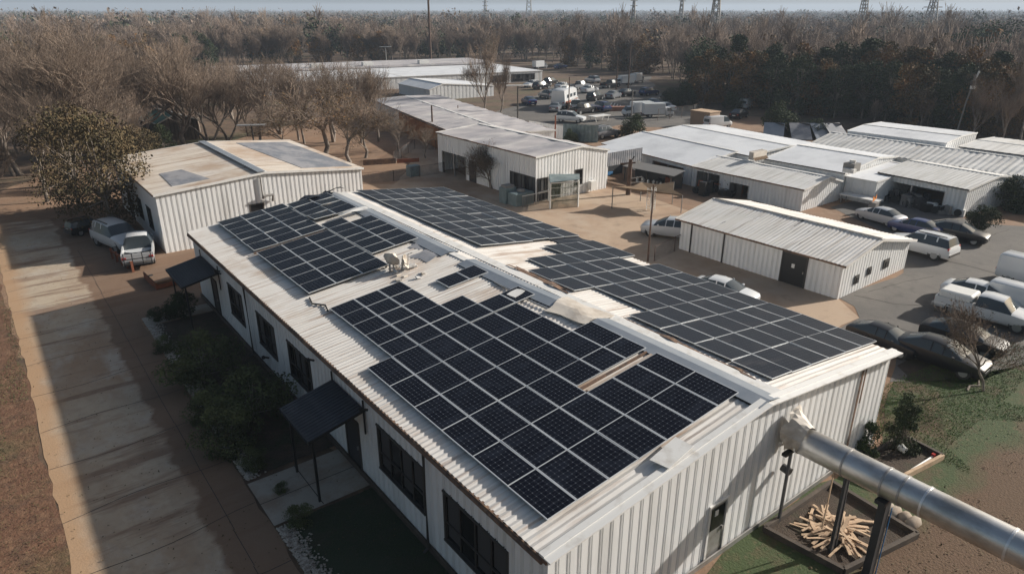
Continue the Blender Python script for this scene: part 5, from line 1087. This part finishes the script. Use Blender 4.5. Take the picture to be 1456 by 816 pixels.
def grow(seed, H, spread, levels, kids, trunk=.35, r0=.26, up=.35, lean=(0, 0), trunks=1, tw=.012, seglen=None, kink=.25):
    r = random.Random(seed); tr, cr = [], []
    def rec(p, d, L, rad, lev):
        k = 3 if lev < 3 else 2; q = p; dd = d
        lst = tr if lev <= 1 else cr
        pts = [p]
        for i in range(k):
            dd = (dd + Vector((r.gauss(0, kink), r.gauss(0, kink), r.gauss(0, kink * .6) + up * (.25 if lev else .1)))).normalized()
            q2 = q + dd * L / k; ra = rad * (1 - .45 * i / k); rb = rad * (1 - .45 * (i + 1) / k)
            lst.append((tuple(q), tuple(q2), max(ra, tw * .8), max(rb, tw * .6))); q = q2; pts.append(q)
        if lev >= levels: return
        n = kids[min(lev, len(kids) - 1)]
        for j in range(n):
            t = (1.0 if j < 2 else r.uniform(.35, .95)); idx = t * k; i0 = min(int(idx), k - 1); base = pts[i0].lerp(pts[i0 + 1], min(idx - i0, 1))
            a = r.uniform(0, 2 * math.pi) if lev else 2 * math.pi * (j + r.uniform(-.2, .2)) / n
            perp = dd.cross(Vector((0, 0, 1))); perp = perp.normalized() if perp.length > .05 else Vector((1, 0, 0)); per2 = dd.cross(perp)
            s = spread * r.uniform(.6, 1.25); nd = (dd + (perp * math.cos(a) + per2 * math.sin(a)) * s).normalized()
            if nd.z < -.1: nd.z *= .2
            rec(base, nd.normalized(), L * r.uniform(.58, .82), rad * .55 * r.uniform(.7, 1.05), lev + 1)
    for t in range(trunks):
        d = Vector((lean[0] + (r.gauss(0, .22) if trunks > 1 else 0), lean[1] + (r.gauss(0, .22) if trunks > 1 else 0), 1)).normalized()
        rec(Vector((r.gauss(0, .15) * (trunks > 1), r.gauss(0, .15) * (trunks > 1), 0)), d, H * trunk, r0, 0)
    zmax = max(s[1][2] for s in cr); k = H / zmax
    sc = lambda S: [((a[0] * k, a[1] * k, a[2] * k), (b[0] * k, b[1] * k, b[2] * k), ra, rb) for a, b, ra, rb in S]
    return sc(tr), sc(cr)
def leaves(pts, n, size, spread, seed, flat=.5):
    r = np.random.default_rng(seed); P = np.array(pts)[r.integers(0, len(pts), n)] + r.normal(0, spread, (n, 3)) * np.array([1, 1, .8])
    a = r.normal(0, 1, (n, 3)); a /= np.linalg.norm(a, axis=1, keepdims=True); b = np.cross(a, r.normal(0, 1, (n, 3))); b /= np.linalg.norm(b, axis=1, keepdims=True)
    s = size * r.uniform(.6, 1.35, (n, 1)); V = np.stack([P - a * s, P - b * s * flat, P + a * s, P + b * s * flat], 1).reshape(-1, 3)
    return V, np.arange(n * 4).reshape(-1, 4)
TP = {}
def tree_proto(key, name, segs_tr, V, F, mtr, mcr, sides=6):
    v, f = prisms(segs_tr, sides); me1 = fast_mesh('trunk', v, f, mtr); me2 = fast_mesh('crown', V, F, mcr)
    me1.polygons.foreach_set('use_smooth', [True] * len(me1.polygons)); TP[key] = (name, me1, me2)
def put_tree(key, pos, s, rz, label, cat='tree', group=None, sz=None):
    name, m1, m2 = TP[key]; e = empty(name, (pos[0], pos[1], 0), label, cat, group, rz); e.scale = (s, s, sz or s)
    for nm, m in (('trunk', m1), ('crown', m2)):
        o = bpy.data.objects.new(nm, m); COL.objects.link(o); o.parent = e
    return e
def bare(key, seed, H, spread, levels, kids, mt='bark', mc='twig', leafn=0, leafm=None, lsize=.06, **kw):
    tr, cr = grow(seed, H, spread, levels, kids, **kw); v, f = prisms(cr, 3)
    if leafn:
        V2, F2 = leaves([c[1] for c in cr[len(cr) // 3:]], leafn, lsize, .18, seed); f2 = F2 + len(v); mi = np.concatenate([np.zeros(len(f), int), np.ones(len(f2), int)])
        vv, ff = prisms(tr, 6); me1 = fast_mesh('trunk', vv, ff, M[mt]); me2 = fast_mesh('crown', np.concatenate([v, V2]), np.concatenate([f, f2]), [M[mc], M[leafm]], mi); TP[key] = ('bare_tree', me1, me2); return
    tree_proto(key, 'bare_tree', tr, v, f, M[mt], M[mc])
bare('hero0', 3, 13.5, .62, 5, [6, 5, 5, 4, 4], r0=.24, trunk=.26, up=.5, tw=.014, trunks=2, kink=.16)
bare('hero1', 8, 12.0, .55, 5, [5, 5, 5, 5, 3], r0=.22, trunk=.30, up=.55, tw=.014, kink=.16, trunks=2)
bare('hero2', 21, 9.0, .65, 5, [5, 5, 5, 4, 3], r0=.18, trunk=.3, up=.35, tw=.013, leafn=1800, leafm='leafbrown', lsize=.07)
bare('hero3', 33, 8.0, .7, 5, [5, 5, 4, 4, 4], r0=.2, trunk=.34, up=.25, tw=.013, leafn=1800, leafm='leafrust', lsize=.07, lean=(.15, .1))
bare('wisp0', 91, 10.5, .46, 5, [5, 5, 5, 4, 3], r0=.15, trunk=.36, up=.75, tw=.012, kink=.15)
bare('wisp1', 92, 10, .5, 5, [4, 5, 5, 4, 3], r0=.14, trunk=.3, up=.6, tw=.012, kink=.18, trunks=3, leafn=900, leafm='leafbrown', lsize=.06)
bare('tall', 41, 11.0, .35, 5, [5, 6, 5, 4, 3], r0=.16, trunk=.42, up=.7, tw=.011, kink=.13)
bare('office', 51, 4.6, .7, 5, [5, 5, 5, 4, 3], r0=.09, trunk=.28, up=.45, tw=.009, leafn=2200, leafm='leafbrown', lsize=.06, trunks=3)
bare('lawn', 61, 4.2, .5, 5, [6, 5, 4, 4, 3], r0=.07, trunk=.3, up=.45, tw=.008, leafn=500, leafm='leafbrown', lsize=.05)
bare('mid0', 71, 10, .42, 4, [6, 6, 6, 4], mc='twigfar', r0=.16, trunk=.34, up=.6, tw=.028, kink=.15)
bare('mid1', 72, 10, .5, 4, [6, 6, 6, 4], mc='twigfar', r0=.16, trunk=.3, up=.5, tw=.028, kink=.17, trunks=2)
bare('mid2', 73, 10, .34, 4, [7, 6, 5, 4], mc='twigfar', r0=.15, trunk=.38, up=.7, tw=.028, kink=.12)
def leafy(key, name, seed, H, W, n, size, mcr, zlow=.15, lobes=22, tr_r=.16, shape='round'):
    r = random.Random(seed); C = []
    for i in range(lobes):
        z = r.uniform(zlow, .95); k = {'round': math.sin(math.pi * min(max((z - zlow + .12) / (1.12 - zlow), 0), 1)) ** .6, 'cone': (1.05 - z) ** .7, 'column': .75 if z < .8 else .5}[shape]
        a = r.uniform(0, 6.28); q = r.uniform(.35, .95) * k * W / 2; C.append((q * math.cos(a), q * math.sin(a), z * H, r.uniform(.16, .28) * W * (.6 + .4 * k)))
    rr = np.random.default_rng(seed); m = n // lobes; P = []
    for (x, y, z, R) in C:
        d = rr.normal(0, 1, (m, 3)); d /= np.linalg.norm(d, axis=1, keepdims=True); P.append(np.array([x, y, z]) + d * R * rr.uniform(.55, 1.08, (m, 1)) * np.array([1, 1, .8]))
    P = np.concatenate(P); n = len(P); P[:, 2] = np.maximum(P[:, 2], .08)
    a = rr.normal(0, 1, (n, 3)); a /= np.linalg.norm(a, axis=1, keepdims=True); b = np.cross(a, rr.normal(0, 1, (n, 3))); b /= np.linalg.norm(b, axis=1, keepdims=True); s = size * rr.uniform(.6, 1.4, (n, 1))
    V = np.stack([P - a * s, P - b * s * .55, P + a * s, P + b * s * .55], 1).reshape(-1, 3); F = np.arange(n * 4).reshape(-1, 4)
    segs = [((0, 0, 0), (0, 0, H * .5), tr_r, tr_r * .6)] + [((0, 0, H * r.uniform(.2, .5)), (x, y, z), tr_r * .35, tr_r * .12) for x, y, z, R in C]
    tree_proto(key, name, segs, V, F, M['bark'], mcr, 5)
leafy('rust0', 'rusty_tree', 1, 9, 6.5, 5200, .17, M['leafrust'], .05, 26); leafy('rust1', 'rusty_tree', 2, 9, 6, 5200, .17, M['leafrust'], .02, 26)
leafy('dark0', 'evergreen_tree', 3, 9, 6, 5200, .16, M['leafdark'], .02, 26); leafy('dark1', 'evergreen_tree', 4, 10, 4.8, 4200, .16, M['leafdark'], .05, 22, shape='cone')
leafy('brown0', 'brown_leaved_tree', 5, 7, 6.5, 9000, .09, M['leafbrown'], .12, 30); leafy('green0', 'green_tree', 6, 8, 8, 6000, .17, M['leafgreen'], .1, 26)
leafy('bush', 'round_bush', 7, 2.4, 3.0, 6000, .07, M['leafdark'], .05, 18, .06); leafy('bushg', 'green_bush', 8, 1.7, 1.5, 3800, .045, M['leafgreen'], .1, 16, .04); leafy('conifer', 'slim_conifer', 9, 2.3, 1.3, 5000, .04, M['leafdark'], .03, 26, .05, 'cone')
leafy('shrub0', 'olive_shrub', 10, 1.5, 2.2, 7000, .04, M['leafshrub'], .05, 22, .04); leafy('shrub1', 'olive_shrub', 11, 1.3, 1.8, 5000, .04, M['leafshrub'], .05, 18, .04)
# ---- single trees that the photo shows
H = [('hero0', (100, 262), 1.0, 'very large bare tree with pale upswept limbs at the upper left'), ('hero1', (262, 212), .95, 'broad bare tree behind the left end of the tan roof'), ('hero1', (200, 215), .9, 'bare tree between the largest one and the broad one behind the tan roof'),
 ('hero0', (25, 250), .8, 'bare spreading tree at the left frame edge'), ('hero1', (-45, 240), .9, 'bare tree cut by the left frame edge'), ('wisp1', (300, 208), 1.0, 'bare tree with dark forked trunks right behind the tan roof'),
 ('wisp0', (372, 212), .95, 'bare tree with scattered brown leaves behind the ridge of the tan roof'), ('hero3', (462, 224), 1.15, 'crooked pale limbed tree at the right end of the tan roof'), ('hero3', (498, 232), .85, 'smaller crooked tree right of the pale limbed one'),
 ('hero2', (520, 225), .75, 'thin rusty leaved tree by the red hoarding'), ('wisp0', (425, 200), .85, 'bare tree in front of the very long warehouse, above the tan roof'), ('hero1', (150, 190), .85, 'bare tree beyond the largest tree on the left'), ('hero0', (60, 195), .85, 'bare tree behind the two at the left frame edge'),
 ('hero1', (330, 170), .8, 'bare tree before the left half of the very long warehouse'), ('tall', (686, 164), 1.25, 'tall pale leafless tree before the far warehouse'), ('tall', (712, 160), .9, 'shorter grey leafless tree touching the tall pale one'), ('hero2', (668, 128), .6, 'rounded grey bare tree behind the far shed'),
 ('office', (698, 268), 1.0, 'low many stemmed tree with brown leaves against the office wall'), ('lawn', (1398, 556), 1.0, 'young bare tree on the grass before the black sedan'), ('hero2', (566, 215), .55, 'small bare tree left of the thick dark post'), ('hero2', (605, 225), .5, 'small bare tree before the orange plywood wall'),
 ('tall', (1310, 185), .55, 'small bare tree left of the leaning mast'), ('tall', (1420, 210), .95, 'bare tree behind the grey block at the right frame edge'), ('tall', (1450, 205), 1.0, 'bare tree against the right frame edge'), ('tall', (1385, 200), .8, 'bare tree just right of the leaning mast'), ('mid0', (1243, 178), .4, 'small pinkish bare tree before the dark tree row')]
for i, (k, p, s, lab) in enumerate(H):
    wide = 1.38 if i < 13 else 1.0
    put_tree(k, G(*p), s * wide, random.uniform(0, 6.28), lab, sz=s * (1.22 if i in (0, 1, 2, 4) else 1.12 if i < 13 else 1))
rt = random.Random(77)
for px, py in ((-20, 300), (60, 290), (30, 215), (80, 225), (130, 225), (175, 240), (120, 180), (170, 165), (215, 178), (235, 190), (265, 170), (290, 185), (320, 200), (345, 190), (395, 190), (400, 215), (440, 205), (480, 200), (520, 200), (545, 205), (-10, 185), (40, 165), (80, 150), (200, 150), (250, 150), (310, 150), (10, 140), (140, 150)):
    k = rt.choice(['hero1', 'wisp0', 'wisp1', 'wisp0', 'hero3']); s = rt.uniform(.7, 1.0)
    put_tree(k, G(px + rt.uniform(-8, 8), py + rt.uniform(-5, 5)), s * 1.2, rt.uniform(0, 6.28), 'smaller bare tree of the tangled grove on the left, among the large ones', 'tree', 'smaller bare trees of the left grove', s)
put_tree('brown0', G(160, 330), 1.15, .5, 'dense brown leaved tree over the left corner of the tan roof', sz=1.3)
put_tree('brown0', G(115, 300), 1.0, 2.5, 'dense brown leaved tree behind the one at the tan roof, over the driveway end', sz=1.25)
put_tree('brown0', G(205, 262), .8, 4.5, 'brown leaved tree against the far side of the tan roof')
put_tree('dark0', G(235, 225), .45, 1.5, 'dark green tree behind the tan roof by the teal shed', 'tree')
for k, p, s, lab, c in (('bush', (898, 196), 1.25, 'round dark bush at the corner of the far lot', 'bush'), ('bush', (1110, 190), 1.7, 'large round dark bush before the warehouse back', 'bush'), ('bush', (1157, 196), 1.0, 'smaller round bush right of the large one', 'bush'),
  ('bush', (1040, 156), 1.2, 'dark bush left of the white van by the dark trees', 'bush'), ('bush', (972, 150), 1.5, 'wide dark bush behind the mesh fence of the far lot', 'bush'), ('bush', (955, 150), 1.2, 'dark bush left of the wide one behind the mesh fence', 'bush'), ('bush', (1390, 326), .8, 'dark green bush at the near end of the open shed', 'bush'),
  ('bush', (1448, 300), 1.2, 'dark bush against the shed wall at the right frame edge', 'bush'), ('bush', (735, 205), .7, 'green bush behind the office roof by the board fence', 'bush'), ('bush', (812, 203), .7, 'green bush before the board fence end', 'bush'), ('bushg', (1228, 645), .8, 'leafy green bush against the gable, beside the duct', 'bush'),
  ('conifer', (1279, 636), 1.2, 'slim dark conifer at the corner of the gable', 'conifer'), ('bushg', (640, 282), .5, 'small weedy bush on the island before the office', 'bush'), ('shrub0', (292, 545), 1.5, 'pale topped olive shrub, farther of the two by the long wall', 'shrub'), ('shrub0', (362, 600), 1.45, 'pale topped olive shrub, nearer of the two by the long wall', 'shrub'),
  ('shrub1', (330, 640), 1.3, 'dark low shrub at the gravel edge before the nearer olive shrub', 'shrub'), ('shrub1', (300, 600), 1.1, 'dark low shrub at the gravel edge between the olive shrubs', 'shrub'), ('shrub1', (365, 665), .6, 'small dark shrub beside the footpath', 'shrub'), ('shrub1', (235, 500), .6, 'small dark shrub at the far end of the garden bed', 'shrub'),
  ('bush', (255, 452), .62, 'dark bush under the far awning at the corner', 'bush'), ('bush', (225, 455), .3, 'low dark bush at the driveway edge beside the far footpath', 'bush'), ('shrub1', (425, 745), .55, 'dark weedy shrub at the start of the near bed', 'shrub'), ('shrub1', (400, 700), .3, 'tiny shrub beside the near footpath', 'shrub')):
    e = put_tree(k, G(*p), s * (.8 if k == 'conifer' else 1), random.uniform(0, 6), lab, c, sz=s)
# ---- dark row on the right
n = 0
for px in range(1000, 1460, 32):
    t = (px - 1000) / 456; yb = 148 + 48 * t + random.uniform(-3, 3); k = random.choice(['dark0', 'rust1', 'dark0', 'rust0']); p = G(px + random.uniform(-7, 7), yb)
    put_tree(k, p, random.uniform(.9, 1.12), random.uniform(0, 6), 'dark dense tree with rust tinted top in the row behind the white sheds', 'tree', 'dark rust topped trees in a row'); n += 1
for px in range(1010, 1480, 30):
    t = (px - 1000) / 456; yb = 138 + 42 * t; k = random.choice(['rust0', 'rust1', 'dark1', 'dark0']); p = G(px + random.uniform(-8, 8), yb)
    put_tree(k, p, random.uniform(1.0, 1.25), random.uniform(0, 6), 'dark dense tree with rust tinted top in the row behind the white sheds', 'tree', 'dark rust topped trees in a row'); n += 1
for px, yb, s, k in ((1000, 130, 1.25, 'green0'), (1370, 118, 1.5, 'green0'), (1405, 112, 1.6, 'green0'), (1340, 135, 1.1, 'dark0'), (985, 142, 1.0, 'dark0')):
    put_tree(k, G(px, yb), s, random.uniform(0, 6), 'broad green crowned tree rising among the bare woods on the right', 'tree', 'green trees of the right woods')
# ---- woods: the nearest ones one by one, the rest as one mass
front = [(-900, 175), (-300, 150), (0, 132), (150, 118), (300, 100), (460, 92), (620, 90), (760, 88), (815, 96), (850, 100), (900, 103), (960, 116), (1010, 132), (1100, 142), (1250, 158), (1456, 178), (1800, 215)]
fx = np.array([p[0] for p in front], float); fy = np.array([p[1] for p in front], float)
def rand_wood(n, dmin, dmax, power):
    out = []
    while len(out) < n:
        px = rng.uniform(-420, 1800); yb0 = np.interp(px, fx, fy); g0 = G(px, yb0); d0 = g0.length; u_ = rng.random() ** power
        d = d0 + 1 + u_ * (dmax - d0)
        if d < dmin: continue
        dr = Vector((g0.x, g0.y, 0)).normalized(); out.append((dr.x * d, dr.y * d, d, px))
    return out
near = sorted(rand_wood(2200, 0, 420, 1.5), key=lambda t: t[2] - 0)
# front row measured against the local wood edge
def edge_gap(t):
    g0 = G(t[3], np.interp(t[3], fx, fy)); return t[2] - Vector((g0.x, g0.y, 0)).length
near.sort(key=edge_gap); ind, rest = near[:200], near[200:]
for x, y, d, px in ind:
    q = rng.random()
    if q < .72: k, lab, grp = random.choice(['mid0', 'mid1', 'mid2']), 'tall bare grey brown tree at the edge of the woods', 'bare trees at the edge of the woods'
    elif q < .9: k, lab, grp = random.choice(['rust0', 'rust1']), 'rust brown leaved tree at the edge of the woods', 'rust brown trees of the woods edge'
    else: k, lab, grp = random.choice(['dark0', 'dark1']), 'dark evergreen at the edge of the woods', 'evergreens of the woods edge'
    s = random.uniform(.85, 1.15) * (1.0 if k.startswith('mid') else .9); put_tree(k, (x, y), s, random.uniform(0, 6.28), lab, 'tree', grp, s * random.uniform(.9, 1.15))
def arrs(me):
    v = np.zeros(len(me.vertices) * 3, np.float32); me.vertices.foreach_get('co', v); k = me.polygons[0].loop_total; f = np.zeros(len(me.polygons) * k, np.int32); me.loops.foreach_get('vertex_index', f); return v.reshape(-1, 3), f.reshape(-1, k)
# light weight forms for the mass
def light_bare(seed, H=10):
    tr, cr = grow(seed, H, .42, 3, [6, 6, 6], r0=.14, trunk=.34, up=.6, tw=.05, kink=.15); return prisms(tr + cr, 3)
def light_leaf(seed, H, W, n, size):
    r = np.random.default_rng(seed); m = 14; C = np.stack([r.normal(0, W * .22, m), r.normal(0, W * .22, m), r.uniform(.25, .85, m) * H], 1); P = C[r.integers(0, m, n)]; d = r.normal(0, 1, (n, 3)); d /= np.linalg.norm(d, axis=1, keepdims=True); P = P + d * W * .2 * r.uniform(.6, 1.1, (n, 1))
    a = r.normal(0, 1, (n, 3)); a /= np.linalg.norm(a, axis=1, keepdims=True); b = np.cross(a, r.normal(0, 1, (n, 3))); b /= np.linalg.norm(b, axis=1, keepdims=True); s = size * r.uniform(.6, 1.4, (n, 1)); V = np.stack([P - a * s, P - b * s * .6, P + a * s, P + b * s * .6], 1).reshape(-1, 3); return V, np.arange(n * 4).reshape(-1, 4)
LB = [light_bare(s) for s in (101, 102, 103)]; LL = [light_leaf(s, 9, 7, 420, .34) for s in (7, 8)]
XB = [light_leaf(s, 10, 10, 130, .55) for s in (17, 18, 19)]
def mass(name, label, places, forms, m, smin, smax, zs=1.0):
    Vs, Fs, off = [], [], 0
    for x, y, *_ in places:
        v, f = forms[rng.integers(0, len(forms))]; a = rng.uniform(0, 6.28); s = rng.uniform(smin, smax) * (1.3 if rng.random() < .12 else 1); c, n_ = math.cos(a), math.sin(a)
        V = np.empty_like(v); V[:, 0] = (v[:, 0] * c - v[:, 1] * n_) * s + x; V[:, 1] = (v[:, 0] * n_ + v[:, 1] * c) * s + y; V[:, 2] = v[:, 2] * s * zs * rng.uniform(.85, 1.15); Vs.append(V); Fs.append(f + off); off += len(v)
    o = bpy.data.objects.new(name, fast_mesh(name, np.concatenate(Vs), np.concatenate(Fs), m)); COL.objects.link(o); tag(o, label, 'woods', kind='stuff'); return o
pick = rng.random(len(rest))
mass('bare_woods', 'bare grey brown woods stretching back from the yards', [t for t, q in zip(rest, pick) if q < .72], LB, M['twigfar'], .8, 1.3)
mass('rust_woods', 'rust brown crowns scattered through the bare woods', [t for t, q in zip(rest, pick) if .72 <= q < .88], LL, M['leafrust'], .8, 1.15)
mass('evergreen_woods', 'dark evergreen crowns scattered through the bare woods', [t for t, q in zip(rest, pick) if q >= .88], LL, M['leafdark'], .8, 1.2)
far_ = rand_wood(5200, 380, 1500, 1.5); pick = rng.random(len(far_))
mass('far_bare_woods', 'distant bare woods fading towards the horizon', [t for t, q in zip(far_, pick) if q < .58], XB, M['twigfar'], .8, 1.25)
mass('far_rust_woods', 'distant rust brown crowns towards the horizon', [t for t, q in zip(far_, pick) if .58 <= q < .74], XB, M['leafrust'], .8, 1.2)
mass('far_evergreen_woods', 'distant dark evergreens towards the horizon', [t for t, q in zip(far_, pick) if q >= .74], XB, M['leafdark'], .8, 1.25)
hz_ = rand_wood(5200, 1400, 4200, 1.2)
mass('horizon_woods', 'woods on the horizon under the haze', hz_, XB, M['horizon'], 1.3, 2.2, .62)
# ---- air
b = MB(); m = bpy.data.materials.new('pale_haze'); m.use_nodes = True; nt = m.node_tree; nt.nodes.remove(nt.nodes['Principled BSDF']); pv = nt.nodes.new('ShaderNodeVolumePrincipled')
pv.inputs['Density'].default_value = .00032; pv.inputs['Color'].default_value = (.66, .78, .95, 1); pv.inputs['Anisotropy'].default_value = .1
nt.links.new(pv.outputs[0], nt.nodes['Material Output'].inputs['Volume']); b.box((1500, 2500, 29), (11100, 9100, 60.0), m); o = b.build('haze'); tag(o, 'thin pale winter haze over the woods', 'haze', kind='stuff')
# ================================================================ LIGHT, SKY, CAMERA
SUN_EL, SUN_AZ = 24.5, -18.0     # azimuth from +x, negative towards the viewer
sd = Vector((math.cos(R_(SUN_AZ)) * math.cos(R_(SUN_EL)), math.sin(R_(SUN_AZ)) * math.cos(R_(SUN_EL)), math.sin(R_(SUN_EL))))
ld = bpy.data.lights.new('sun', 'SUN'); ld.energy = 5.0; ld.angle = R_(.9); ld.color = (1.0, .95, .87)
lo = bpy.data.objects.new('sun', ld); COL.objects.link(lo); lo.rotation_euler = (-sd).to_track_quat('-Z', 'Y').to_euler()
w = bpy.data.worlds.new('World'); SC.world = w; w.use_nodes = True; nt = w.node_tree
sky = nt.nodes.new('ShaderNodeTexSky'); sky.sky_type = 'NISHITA'; sky.sun_disc = False; sky.sun_elevation = R_(SUN_EL)
sky.sun_rotation = math.atan2(sd.x, sd.y); sky.air_density = 1.3; sky.dust_density = 4.0; sky.ozone_density = 1.0; sky.altitude = 100
nt.links.new(sky.outputs[0], nt.nodes['Background'].inputs[0]); nt.nodes['Background'].inputs[1].default_value = SKYK = .06
cd = bpy.data.cameras.new('camera'); cd.sensor_width = 36; cd.lens = 36 * FPX / 1456; cd.clip_end = 20000; cd.clip_start = .1
co = bpy.data.objects.new('camera', cd); COL.objects.link(co); co.location = (0, 0, CH); co.rotation_euler = CF.to_track_quat('-Z', 'Y').to_euler()
SC.camera = co
SC.view_settings.view_transform = 'Standard'; SC.view_settings.look = 'None'; SC.view_settings.exposure = EXPO = 0.42; SC.view_settings.gamma = 1
SC.cycles.max_bounces = 6; SC.cycles.volume_bounces = 0; SC.cycles.transparent_max_bounces = 16
